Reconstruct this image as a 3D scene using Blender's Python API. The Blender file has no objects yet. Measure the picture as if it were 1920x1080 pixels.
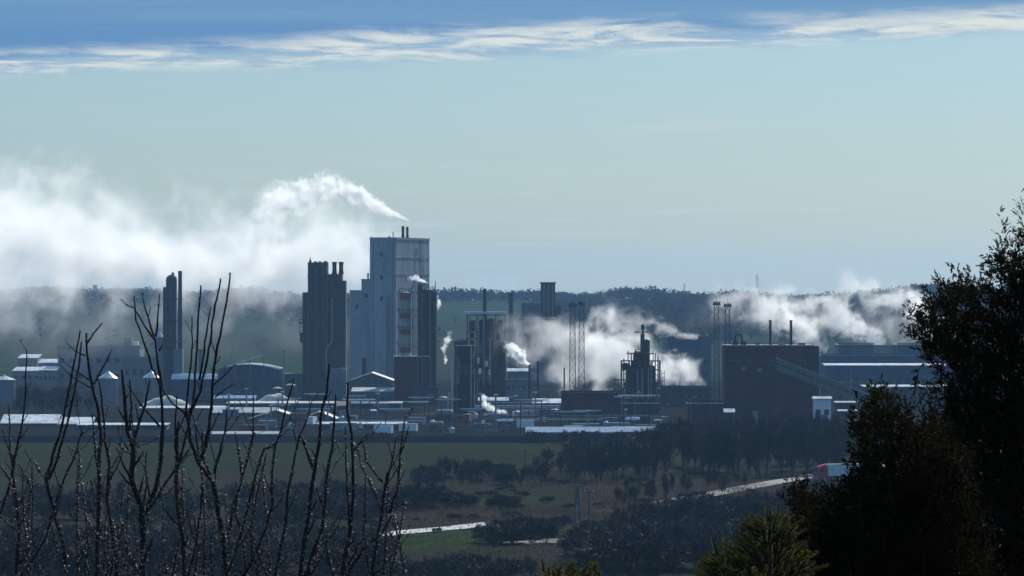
import bpy, math, random
import numpy as np
from mathutils import Vector, Matrix
R = math.radians
scn = bpy.context.scene
COL = scn.collection

# ------------------------------------------------------------------ camera
HFOV = R(12.0)
F = 960 / math.tan(HFOV / 2)          # focal length in photo pixels (1920 wide)
HY = 555.0                            # photo row of the true horizon
HC = 45.0                             # eye height over the plain
cam = bpy.data.cameras.new('camera')
cam.sensor_width = 36; cam.angle = HFOV
cam.clip_start = 0.5; cam.clip_end = 40000
camo = bpy.data.objects.new('camera', cam); COL.objects.link(camo)
camo.location = (0, 0, HC)
camo.rotation_euler = (R(90) + math.atan((HY - 540) / F), 0, 0)
scn.camera = camo

# ------------------------------------------------------------------ sun, sky, exposure
SUN_AZ, SUN_EL = R(22), R(35)         # azimuth to the right of the view axis
sun = bpy.data.lights.new('sun', 'SUN'); sun.energy = 5.0; sun.angle = R(0.5); sun.color = (1, .95, .86)
suno = bpy.data.objects.new('sun', sun); COL.objects.link(suno)
suno.rotation_euler = (R(90) - SUN_EL, 0, R(180) - SUN_AZ)
suno.location = (0, 0, 300)
scn.view_settings.view_transform = 'Standard'; scn.view_settings.look = 'None'
scn.view_settings.exposure = 0.0; scn.view_settings.gamma = 1
scn.view_settings.use_curve_mapping = False
scn.render.engine = 'CYCLES'
cy = scn.cycles
cy.use_denoising = True; cy.max_bounces = 13; cy.diffuse_bounces = 2; cy.glossy_bounces = 2
cy.transmission_bounces = 2; cy.volume_bounces = 12; cy.transparent_max_bounces = 16
cy.sample_clamp_indirect = 4; cy.use_adaptive_sampling = True; cy.adaptive_threshold = 0.02
cy.volume_step_rate = 1.0; cy.volume_max_steps = 256
cy.caustics_reflective = False; cy.caustics_refractive = False

class NT:
    """tiny node-tree helper"""
    def __init__(s, nt): s.nt = nt
    def n(s, t, **k):
        nd = s.nt.nodes.new(t)
        for a, b in k.items(): setattr(nd, a, b)
        return nd
    def put(s, sock, v):
        if v is None: return
        if isinstance(v, bpy.types.NodeSocket): s.nt.links.new(v, sock)
        else: sock.default_value = v
    def m(s, op, a, b=None, c=None, clamp=False):
        nd = s.n('ShaderNodeMath', operation=op, use_clamp=clamp)
        for i, v in enumerate((a, b, c)): s.put(nd.inputs[i], v)
        return nd.outputs[0]
    def v(s, op, a, b=None):
        nd = s.n('ShaderNodeVectorMath', operation=op)
        s.put(nd.inputs[0], a); s.put(nd.inputs[1], b)
        return nd.outputs[0]
    def comb(s, x, y, z):
        nd = s.n('ShaderNodeCombineXYZ')
        for i, v in enumerate((x, y, z)): s.put(nd.inputs[i], v)
        return nd.outputs[0]
    def sep(s, v):
        nd = s.n('ShaderNodeSeparateXYZ'); s.put(nd.inputs[0], v); return nd.outputs
    def noise(s, vec, scale, detail=4, rough=.55, dist=0.0):
        nd = s.n('ShaderNodeTexNoise')
        s.put(nd.inputs['Vector'], vec); nd.inputs['Scale'].default_value = scale
        nd.inputs['Detail'].default_value = detail; nd.inputs['Roughness'].default_value = rough
        nd.inputs['Distortion'].default_value = dist
        return nd.outputs[0]
    def mix(s, f, a, b, blend='MIX'):
        nd = s.n('ShaderNodeMix', data_type='RGBA', blend_type=blend)
        s.put(nd.inputs[0], f)
        for sock, v in ((nd.inputs[6], a), (nd.inputs[7], b)):
            if isinstance(v, tuple) and len(v) == 3: v = (*v, 1)
            s.put(sock, v)
        return nd.outputs[2]
    def ss(s, x, lo, hi):
        nd = s.n('ShaderNodeMapRange', interpolation_type='SMOOTHSTEP')
        s.put(nd.inputs[0], x); nd.inputs[1].default_value = lo; nd.inputs[2].default_value = hi
        return nd.outputs[0]

world = bpy.data.worlds.new('World'); scn.world = world; world.use_nodes = True
wt = world.node_tree; wt.nodes.clear(); w = NT(wt)
sky = w.n('ShaderNodeTexSky', sky_type='NISHITA', sun_disc=False, sun_elevation=SUN_EL,
          sun_rotation=SUN_AZ, altitude=100, air_density=1.0, dust_density=0.6, ozone_density=2.5)
gen = w.n('ShaderNodeTexCoord').outputs['Generated']
dx, dy, dz = w.sep(gen)
zc = w.m('MAXIMUM', dz, 0.004)
pu = w.m('DIVIDE', dx, zc); pv = w.m('DIVIDE', dy, zc)
pl = w.comb(pu, pv, 0.0)               # flat cloud layer seen from below
skyc = w.mix(1.0, sky.outputs[0], SKY_TINT := (0.425, 0.575, 0.755), 'MULTIPLY')
pq = w.v('MULTIPLY', pl, (1.5, .62, 1)); n1 = w.noise(pq, 0.5, 7, .62); n2 = w.noise(w.v('ADD', pq, (31, 7, 0)), 1.25, 8, .66, .4)
n3 = w.noise(w.v('MULTIPLY', pl, (.35, .9, 1)), 0.5, 5, .6)
edge = w.m('SUBTRACT', w.m('SUBTRACT', 19.3, w.m('MULTIPLY', pu, 0.85)), pv)      # >0: under the cloud deck
edge = w.m('ADD', edge, w.m('MULTIPLY', w.m('SUBTRACT', n1, .5), 3.0))
deck = w.ss(edge, -0.3, 0.9)
K = 10.0                                # background strength is 0.1
deckc = w.mix(w.ss(n3, .35, .68), (.105 * K, .255 * K, .50 * K), (.15 * K, .31 * K, .52 * K))
c = w.mix(w.m('MULTIPLY', deck, .93), skyc, deckc)
# sunlit ragged rim of the deck, and its shaded underside
rim = w.m('MULTIPLY', w.ss(edge, -1.5, -.2), w.m('SUBTRACT', 1.0, w.ss(edge, .2, 1.7)))
rimc = w.mix(w.ss(n2, .40, .60), (.27 * K, .42 * K, .60 * K), (.74 * K, .78 * K, .74 * K))
c = w.mix(w.m('MULTIPLY', rim, w.ss(w.m('ADD', n2, w.m('MULTIPLY', n1, .25)), .44, .64)), c, rimc)
# faint far wisps low in the sky
wis = w.noise(w.v('MULTIPLY', pl, (.5, .16, 1)), 0.62, 6, .62)
wm = w.m('MULTIPLY', w.ss(wis, .53, .70), w.m('MULTIPLY', w.ss(pv, 20, 25), .55))
c = w.mix(wm, c, (.62 * K, .68 * K, .70 * K))
bg = w.n('ShaderNodeBackground'); bg.inputs[1].default_value = 0.1
wt.links.new(c, bg.inputs[0])
wt.links.new(bg.outputs[0], w.n('ShaderNodeOutputWorld').inputs[0])

# ------------------------------------------------------------------ picking positions
def PX(px, Y): return (px - 960) / F * Y
def PZ(py, Y): return HC - (py - HY) / F * Y
def GD(py): return HC * F / (py - HY)      # distance of a point of the plain
def P(px, py, Y): return Vector((PX(px, Y), Y, PZ(py, Y)))

# ------------------------------------------------------------------ materials
MATS = {}
def mat(name, col, rough=.8, metal=0.0, var=.25, scale=.3, streak=False, col2=None, spec=.4, bump=0.0, trans=0.0, rand=None):
    """procedural paint, cladding, soil ...: base colour broken by two noises"""
    if name in MATS: return MATS[name]
    m = bpy.data.materials.new(name); m.use_nodes = True
    t = NT(m.node_tree); b = m.node_tree.nodes['Principled BSDF']; out = m.node_tree.nodes['Material Output']
    pos = t.n('ShaderNodeTexCoord').outputs['Object']
    vec = t.v('MULTIPLY', pos, (1, 1, .12)) if streak else pos
    a = t.noise(vec, scale, 5, .6); bb = t.noise(t.v('ADD', pos, (17, 5, 3)), scale * 4.3, 4, .6)
    f = t.ss(t.m('ADD', t.m('MULTIPLY', a, .65), t.m('MULTIPLY', bb, .35)), .34, .66)
    c2 = col2 or tuple(x * (1 - 1.6 * var) for x in col)
    c1 = col if col2 else tuple(min(1, x * (1 + var)) for x in col)
    colr = t.mix(f, c2, c1)
    if rand: colr = t.mix(t.n('ShaderNodeObjectInfo').outputs['Random'], colr, rand)
    t.put(b.inputs['Base Color'], colr)
    b.inputs['Roughness'].default_value = rough; b.inputs['Metallic'].default_value = metal
    b.inputs['Specular IOR Level'].default_value = spec
    t.put(b.inputs['Roughness'], t.m('ADD', t.m('MULTIPLY', t.m('SUBTRACT', bb, .5), .3), rough, clamp=True))
    if bump:
        bn = t.n('ShaderNodeBump'); bn.inputs['Strength'].default_value = bump; bn.inputs['Distance'].default_value = .3
        t.put(bn.inputs['Height'], bb); t.put(b.inputs['Normal'], bn.outputs[0])
    if trans:
        tr = t.n('ShaderNodeBsdfTranslucent'); t.put(tr.inputs[0], colr)
        mx = t.n('ShaderNodeMixShader'); mx.inputs[0].default_value = trans
        m.node_tree.links.new(b.outputs[0], mx.inputs[1]); m.node_tree.links.new(tr.outputs[0], mx.inputs[2])
        m.node_tree.links.new(mx.outputs[0], out.inputs[0])
    MATS[name] = m
    return m

concrete = mat('concrete', (.43, .44, .44), .85, var=.2, scale=.16, streak=True, col2=(.26, .27, .28))
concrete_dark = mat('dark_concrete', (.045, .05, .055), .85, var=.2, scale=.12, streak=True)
clad_grey = mat('grey_cladding', (.15, .17, .19), .6, var=.15, scale=.15, streak=True)
clad_blue = mat('blue_cladding', (.05, .075, .13), .55, var=.15, scale=.15, streak=True)
clad_green = mat('green_grey_cladding', (.085, .11, .105), .6, var=.15, scale=.15, streak=True)
brick = mat('red_brown_brick', (.105, .024, .024), .85, var=.2, scale=.10, col2=(.045, .014, .017))
plaster = mat('pale_plaster', (.42, .41, .38), .85, var=.12, scale=.2, streak=True)
roof_pale = mat('pale_sheet_roof', (.84, .83, .80), .30, var=.10, scale=.16, col2=(.36, .36, .36))
roof_zinc = mat('zinc_roof', (.55, .57, .60), .35, .7, var=.15, scale=.25)
roof_dark = mat('bitumen_roof', (.09, .09, .09), .6, var=.25, scale=.3)
roof_grey = mat('grey_roof', (.30, .31, .31), .5, var=.2, scale=.25)
roof_blue = mat('blue_sheet_roof', (.26, .34, .42), .30, .2, var=.15, scale=.3)
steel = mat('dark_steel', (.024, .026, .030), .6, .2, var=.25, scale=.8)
steel_grey = mat('grey_steel', (.22, .23, .24), .45, .4, var=.2, scale=.8)
alu = mat('aluminium_jacket', (.62, .63, .65), .32, .8, var=.12, scale=.5)
rust = mat('rusty_red_paint', (.20, .045, .04), .6, var=.25, scale=.8)
white_paint = mat('white_paint', (.78, .78, .76), .5, var=.08, scale=.5)
glass = mat('window_glass', (.03, .035, .04), .12, var=.2, scale=.3, spec=.6)
heap_m = mat('pale_fertilizer', (.62, .56, .44), .95, var=.15, scale=.35, bump=.6)
asphalt = mat('asphalt', (.055, .055, .057), .75, var=.2, scale=.2)
pale_track = mat('pale_gravel_track', (.27, .265, .25), .9, var=.4, scale=.09, col2=(.09, .088, .08))
lane_m = mat('pale_concrete_lane', (.46, .46, .45), .85, var=.2, scale=.2)
bark = mat('dark_bark', (.030, .022, .020), .85, var=.3, scale=6)
twig_m = mat('bare_twigs', (.022, .019, .021), .8, var=.3, scale=.2, rand=(.046, .030, .027))
twig_g = mat('grey_green_twigs', (.028, .027, .024), .8, var=.3, scale=.2, rand=(.046, .046, .034))
bud_m = mat('pale_buds', (.30, .24, .215), .6, var=.4, scale=8, trans=.25)
wood_pole = mat('weathered_pole', (.13, .12, .11), .85, var=.2, scale=2)
earth = mat('dark_earth', (.055, .050, .040), .95, var=.3, scale=.2, bump=.5)

# ------------------------------------------------------------------ mesh helpers
class MB:
    def __init__(s): s.v = []; s.f = []
    def add(s, vs, fs):
        o = len(s.v); s.v += [tuple(p) for p in vs]; s.f += [tuple(i + o for i in f) for f in fs]; return s
    def box(s, x0, x1, y0, y1, z0, z1):
        return s.add([(x0,y0,z0),(x1,y0,z0),(x1,y1,z0),(x0,y1,z0),(x0,y0,z1),(x1,y0,z1),(x1,y1,z1),(x0,y1,z1)],
                     [(0,3,2,1),(4,5,6,7),(0,1,5,4),(1,2,6,5),(2,3,7,6),(3,0,4,7)])
    def lathe(s, cx, cy, prof, n=16):
        vs = []
        for r, z in prof:
            for i in range(n):
                a = 2 * math.pi * i / n; vs.append((cx + r * math.cos(a), cy + r * math.sin(a), z))
        fs = [tuple(range(n - 1, -1, -1))]
        for k in range(len(prof) - 1):
            for i in range(n):
                j = (i + 1) % n; fs.append((k*n+i, k*n+j, (k+1)*n+j, (k+1)*n+i))
        fs.append(tuple(range((len(prof)-1)*n, len(prof)*n)))
        return s.add(vs, fs)
    def cyl(s, cx, cy, z0, z1, r, r1=None, n=12): return s.lathe(cx, cy, [(r, z0), (r if r1 is None else r1, z1)], n)
    def tube(s, pts, rad, n=5):
        pts = [Vector(p) for p in pts]
        if not isinstance(rad, (list, tuple)): rad = [rad] * len(pts)
        vs, fs = [], []
        up = Vector((.13, .9, .4)).normalized()
        for i, p in enumerate(pts):
            d = (pts[min(i+1, len(pts)-1)] - pts[max(i-1, 0)])
            if d.length < 1e-9: d = Vector((0, 0, 1))
            d.normalize(); a = d.cross(up)
            if a.length < .05: a = d.cross(Vector((1, 0, .2)))
            a.normalize(); b = d.cross(a)
            for k in range(n):
                t = 2 * math.pi * k / n
                vs.append(p + (a * math.cos(t) + b * math.sin(t)) * rad[i])
        for i in range(len(pts) - 1):
            for k in range(n):
                j = (k + 1) % n; fs.append((i*n+k, i*n+j, (i+1)*n+j, (i+1)*n+k))
        fs.append(tuple(range(n-1, -1, -1))); fs.append(tuple(range((len(pts)-1)*n, len(pts)*n)))
        return s.add(vs, fs)
    def prism(s, poly, y0, y1):
        """polygon in x-z extruded along y"""
        n = len(poly)
        vs = [(x, y0, z) for x, z in poly] + [(x, y1, z) for x, z in poly]
        fs = [tuple(range(n)), tuple(range(2*n-1, n-1, -1))]
        for i in range(n):
            j = (i + 1) % n; fs.append((j, i, n + i, n + j))
        return s.add(vs, fs)
    def prism_x(s, poly, x0, x1):
        """polygon in y-z extruded along x"""
        n = len(poly)
        vs = [(x0, y, z) for y, z in poly] + [(x1, y, z) for y, z in poly]
        fs = [tuple(range(n-1, -1, -1)), tuple(range(n, 2*n))]
        for i in range(n):
            j = (i + 1) % n; fs.append((i, j, n + j, n + i))
        return s.add(vs, fs)
    def mesh(s, name, m):
        me = bpy.data.meshes.new(name); me.from_pydata(s.v, [], s.f); me.update()
        me.materials.append(m); return me
    def build(s, name, m, parent=None, loc=None, smooth=False):
        me = s.mesh(name, m)
        if smooth: me.polygons.foreach_set('use_smooth', [True] * len(me.polygons))
        return link(name, me, parent, loc)
def link(name, me, parent=None, loc=None):
    o = bpy.data.objects.new(name, me); COL.objects.link(o)
    if parent is not None: o.parent = parent
    if loc is not None: o.location = loc
    return o
def tri_mesh(name, verts, m):
    """triangle soup from an (n,3,3) array"""
    verts = np.asarray(verts, dtype=np.float32); n = len(verts)
    me = bpy.data.meshes.new(name)
    me.vertices.add(n * 3); me.vertices.foreach_set('co', verts.ravel())
    me.loops.add(n * 3); me.loops.foreach_set('vertex_index', np.arange(n * 3, dtype=np.int32))
    me.polygons.add(n); me.polygons.foreach_set('loop_start', np.arange(0, n * 3, 3, dtype=np.int32))
    me.update(calc_edges=True); me.validate(); me.materials.append(m)
    return me
def tag(o, label=None, cat=None, group=None, kind=None):
    if label: o['label'] = label
    if cat: o['category'] = cat
    if group: o['group'] = group
    if kind: o['kind'] = kind
    return o
def empty(name, loc, rz=0):
    o = bpy.data.objects.new(name, None); COL.objects.link(o); o.location = loc; o.rotation_euler = (0, 0, rz)
    o.empty_display_size = .5
    return o

class Thing:
    """an Empty on the ground under photo column px at distance Y; parts are given in photo pixels at that distance"""
    def __init__(s, name, label, cat, px, Y, group=None, rot=0.0, z=0.0):
        s.px, s.Y, s.k, s.z0 = px, Y, Y / F, z
        s.o = tag(empty(name, (PX(px, Y), Y, z), rot), label, cat, group)
    def x(s, px): return (px - s.px) * s.k
    def z(s, py): return 0.0 if py is None else PZ(py, s.Y) - s.z0
    def box(s, name, m, px0, px1, py0, py1=None, y0=0, y1=6, parent=None):
        return MB().box(s.x(px0), s.x(px1), y0, y1, s.z(py1), s.z(py0)).build(name, m, parent or s.o)
    def cyl(s, name, m, pxc, r, py0, py1=None, y=3, r1=None, n=14, dome=0.0, parent=None):
        """r in pixels; dome: height of a rounded cap in pixels"""
        r *= s.k; r1 = r if r1 is None else r1 * s.k; z0, z1 = s.z(py1), s.z(py0)
        prof = [(r, z0), (r1, z1)]
        for i in range(1, 5 if dome else 1):
            a = i / 4 * math.pi / 2 * .96
            prof.append((r1 * math.cos(a), z1 + dome * s.k * math.sin(a)))
        return MB().lathe(s.x(pxc), y, prof, n).build(name, m, parent or s.o)
    def tube(s, name, m, pts, r, n=6, parent=None):
        """pts: (px, py, y metres)"""
        return MB().tube([(s.x(a), c, s.z(b)) for a, b, c in pts], r * s.k, n).build(name, m, parent or s.o)
    def part(s, name, m, mb, parent=None): return mb.build(name, m, parent or s.o)

# landmarks of the works by photo column, for labels
MARKS = ((110, 'the wide hangar'), (180, 'the narrow hangar'), (260, 'the free-standing silo'), (345, 'the slender columns'), (450, 'the arched hall'), (560, 'the wide pale heap'), (655, 'the dark slab tower'), (745, 'the great tower'),
         (825, 'the brick reactor base'), (900, 'the black rig'), (970, 'the roofed frame'), (1055, 'the square tower'), (1110, 'the lattice mast pair'), (1165, 'the brick workshop'), (1240, 'the steaming unit'), (1340, 'the blue-grey hall'),
         (1400, 'the looped roof duct'), (1465, 'the first roof stack'), (1530, 'the second roof stack'), (1580, 'the conveyor trestles'), (9999, 'the transfer house'))
def mark(px): return next(nm for lim, nm in MARKS if px < lim)
# ------------------------------------------------------------------ terrain
RIDGE = [(-2200, 553), (-200, 553), (0, 551), (140, 547), (230, 543), (330, 549), (470, 547), (560, 551), (830, 550), (900, 547), (950, 549),
         (1000, 547), (1060, 549), (1120, 545), (1160, 541), (1220, 545), (1330, 551), (1450, 549), (1560, 551),
         (1640, 545), (1680, 541), (1760, 541), (1900, 544), (2100, 549), (4000, 551)]
RX = np.array([(a - 960) / F * 5200 for a, b in RIDGE]); RZ = np.array([HC - (b - HY) / F * 5200 - 9.5 for a, b in RIDGE])
def ridge(x): return np.interp(x, RX, RZ)
def sstep(t): t = np.clip(t, 0, 1); return t * t * (3 - 2 * t)
def height(x, y):
    x = np.asarray(x, float); y = np.asarray(y, float)
    hill = 43.4 * (1 - sstep((np.hypot(x * .55, np.maximum(y, 0)) + 25) / 470)) + np.minimum(0, -np.maximum(y, 0) * .0)
    near = 43.4 - .125 * np.maximum(y, 0)
    hill = np.minimum(hill, np.maximum(near, 0))
    up = ridge(x) * (.62 * sstep((y - 3000) / 1500) + .38 * sstep((y - 4200) / 900))
    und = 1.2 * np.sin(x / 190 + y / 310) * sstep((y - 3000) / 800) + 1.0 * np.sin(x / 83 - y / 170) * sstep((y - 3300) / 800)
    return hill + up + und - sstep((y - 5600) / 3000) * 8
xs = np.concatenate([np.linspace(-9000, -900, 14)[:-1], np.linspace(-900, 900, 121), np.linspace(900, 9000, 14)[1:]])
ys = np.concatenate([np.linspace(-600, 0, 6)[:-1], np.linspace(0, 480, 41)[:-1], np.linspace(480, 3000, 30)[:-1], np.linspace(3000, 6000, 90)[:-1], np.linspace(6000, 15000, 12)])
gx, gy = np.meshgrid(xs, ys); gz = height(gx, gy)
nx, ny = len(xs), len(ys)
gv = np.stack([gx, gy, gz], -1).reshape(-1, 3)
gf = [(j*nx+i, j*nx+i+1, (j+1)*nx+i+1, (j+1)*nx+i) for j in range(ny-1) for i in range(nx-1)]
gm = bpy.data.materials.new('rough_meadow_and_farmland'); gm.use_nodes = True
t = NT(gm.node_tree); b = gm.node_tree.nodes['Principled BSDF']
pos = t.n('ShaderNodeNewGeometry').outputs['Position']; px_, py_, pz_ = t.sep(pos)
na = t.noise(t.v('MULTIPLY', pos, (1, .45, 1)), .035, 6, .65); nb = t.noise(pos, .35, 5, .65)
scrub = t.mix(t.ss(na, .38, .62), (.030, .025, .022), (.023, .030, .015))
scrub = t.mix(t.ss(nb, .40, .70), scrub, (.044, .038, .032))
vor = t.n('ShaderNodeTexVoronoi'); t.put(vor.inputs['Vector'], t.v('MULTIPLY', pos, (1, .30, 0))); vor.inputs['Scale'].default_value = .0055
vs = t.sep(vor.outputs['Color'])
farm = t.mix(t.ss(vs[0], .25, .75), (.028, .054, .024), (.038, .038, .026))
farm = t.mix(t.ss(na, .3, .75), farm, (.025, .038, .020))
plant = t.mix(t.ss(nb, .35, .65), (.010, .011, .012), (.024, .024, .025))
colr = t.mix(t.ss(py_, 1490, 1500), scrub, plant); colr = t.mix(t.ss(py_, 2500, 2700), colr, farm)
t.put(b.inputs['Base Color'], colr); b.inputs['Roughness'].default_value = .95; b.inputs['Specular IOR Level'].default_value = 0
bn = t.n('ShaderNodeBump'); bn.inputs['Strength'].default_value = .8; bn.inputs['Distance'].default_value = .6
t.put(bn.inputs['Height'], nb); t.put(b.inputs['Normal'], bn.outputs[0])
me = bpy.data.meshes.new('ground'); me.from_pydata([tuple(p) for p in gv], [], gf); me.materials.append(gm)
me.polygons.foreach_set('use_smooth', [True] * len(me.polygons)); me.update()
tag(link('ground', me), 'rough ground from the near hill over the plain to the ridge', None, None, 'structure')

def sheet(name, pts, m, z, label=None, kind='structure', rnd=0):
    """flat sheet from photo points of the plain"""
    vs = [(PX(a, GD(b_)), GD(b_), z) for a, b_ in pts]
    o = MB().add(vs, [tuple(range(len(vs)))]).build(name, m)
    return tag(o, label, None, None, kind)
field_m = mat('young_green_field', (.027, .035, .017), .95, var=.2, scale=.012, col2=(.023, .027, .017), spec=0)
sheet('field', [(-400, 834), (1075, 834), (1010, 858), (960, 884), (700, 893), (420, 886), (200, 896), (-400, 893)], field_m, .03, 'flat young green field in front of the works')
meadow_m = mat('bright_spring_grass', (.036, .058, .020), .95, var=.3, scale=.06, col2=(.026, .028, .019), spec=0)
sheet('meadow', [(700, 1003), (915, 992), (1060, 962), (1130, 975), (1000, 1010), (800, 1040), (690, 1030)], meadow_m, .03, 'bright spring grass below the pale lane')
sheet('meadow', [(770, 948), (880, 935), (1010, 930), (1060, 945), (1000, 955), (880, 962), (780, 965)], meadow_m, .034, 'thin green grass among the round shrubs')
def lane(name, pts, wid, m, label):
    """strip with kerb-less edges along photo points of the plain"""
    c = [Vector((PX(a, GD(b_)), GD(b_), 0)) for a, b_ in pts]
    vs, fs = [], []
    for i, p in enumerate(c):
        d = (c[min(i+1, len(c)-1)] - c[max(i-1, 0)]).normalized(); nn = Vector((-d.y, d.x, 0))
        for sgn in (-1, 1): vs.append((*(p + nn * sgn * wid / 2).xy, .06))
    for i in range(len(c)-1): fs.append((2*i, 2*i+1, 2*i+3, 2*i+2))
    return tag(MB().add(vs, fs).build(name, m), label, None, None, 'structure')
lane('path', [(700, 1004), (735, 1000), (800, 994), (860, 989), (905, 984), (940, 980)], 7.5, lane_m, 'pale straight lane running into the bushes')
lane('path', [(960, 1020), (1020, 1016), (1075, 1011)], 9, pale_track, 'short bare patch of track by the pylon')
lane('road', [(1120, 962), (1170, 954), (1240, 944), (1320, 929), (1400, 914), (1460, 903), (1520, 893), (1600, 880), (1750, 858), (1960, 835)], 6.5, pale_track, 'pale gravel road climbing past the truck')

# ------------------------------------------------------------------ generic hall
def hall(name, label, cat, px0, px1, eave, Y, depth=18, roof='flat', rise=10, wall=clad_grey, rm=roof_grey, win=0, winrows=((.45, .65),),
         door=False, group=None, over=.4, base=None, vents=0, para=True, rot=0.0):
    cx = (px0 + px1) / 2
    T = Thing(name, label, cat, cx, Y, group, rot)
    x0, x1, ze = T.x(px0), T.x(px1), T.z(eave); rs = rise * T.k
    T.part('wall', wall, MB().box(x0, x1, 0, depth, 0, ze))
    rb = MB()
    if roof == 'flat':
        rb.box(x0 - over, x1 + over, -over, depth + over, ze + .003, ze + .35)
        r = T.part('roof', rm, rb)
        if para:
            T.part('parapet', wall, MB().box(x0 - over, x1 + over, -over - .1, -over + .25, ze + .36, ze + .9))
    elif roof == 'gable':      # ridge across the view: one slope faces the camera
        th = .3; h = depth / 2 + over
        rb.prism_x([(-over, ze + .003), (depth / 2, ze + rs), (depth + over, ze + .003), (depth + over, ze + th), (depth / 2, ze + rs + th), (-over, ze + th)], x0 - over, x1 + over)
        r = T.part('roof', rm, rb)
        T.part('gable', wall, MB().prism_x([(.02, ze), (depth - .02, ze), (depth / 2, ze + rs - .02)], x0 + .05, x1 - .05))
    elif roof == 'gable_y':    # ridge runs away from the camera: the gable end shows
        th = .3; c = (x0 + x1) / 2
        rb.prism([(x0 - over, ze - .1), (c, ze + rs), (x1 + over, ze - .1), (x1 + over, ze + th - .1), (c, ze + rs + th), (x0 - over, ze + th - .1)], -over, depth + over)
        r = T.part('roof', rm, rb)
        T.part('gable', wall, MB().prism([(x0, ze), (x1, ze), (c, ze + rs - .03)], .02, depth - .02))
    elif roof == 'arch':
        top = [(x0 - over + (x1 - x0 + 2 * over) * i / 12, ze + rs * math.sin(math.pi * i / 12)) for i in range(13)]
        rb.prism([(x0 - over, ze - .2)] + [(a, b_ + .3) for a, b_ in top] + [(x1 + over, ze - .2)] + [(a, b_) for a, b_ in top[::-1]], -over, depth + over)
        r = T.part('roof', rm, rb)
        T.part('gable', wall, MB().prism([(a, b_ - .02) for a, b_ in top[::-1]], .02, depth - .02))
    elif roof == 'shed':       # slopes down toward the camera
        rb.prism_x([(-over, ze + .003), (depth + over, ze + rs), (depth + over, ze + rs + .3), (-over, ze + .3)], x0 - over, x1 + over)
        r = T.part('roof', rm, rb)
        T.part('gable', wall, MB().prism_x([(.02, ze), (depth - .02, ze), (depth - .02, ze + rs - .02)], x0 + .05, x1 - .05))
    for v_ in range(vents):
        vx = x0 + (x1 - x0) * (v_ + .5) / vents
        zz = ze + (.35 if roof == 'flat' else rs + .25)
        yy = depth * .5
        MB().lathe(vx, yy, [(.35, zz - .3), (.35, zz + .8), (.6, zz + .85), (.1, zz + 1.3)], 8).build('roof_vent', steel_grey, r)
    if win:
        for lo, hi in winrows:
            for i in range(win):
                a = x0 + (x1 - x0) * (i + .22) / win; b2 = x0 + (x1 - x0) * (i + .78) / win
                T.part('window', glass, MB().box(a, b2, -.06, .1, ze * lo, ze * hi))
    if door:
        a = x0 + (x1 - x0) * .12
        T.part('door', steel_grey, MB().box(a, a + 4, -.08, .1, 0, min(4.5, ze * .7)))
    return T

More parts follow.
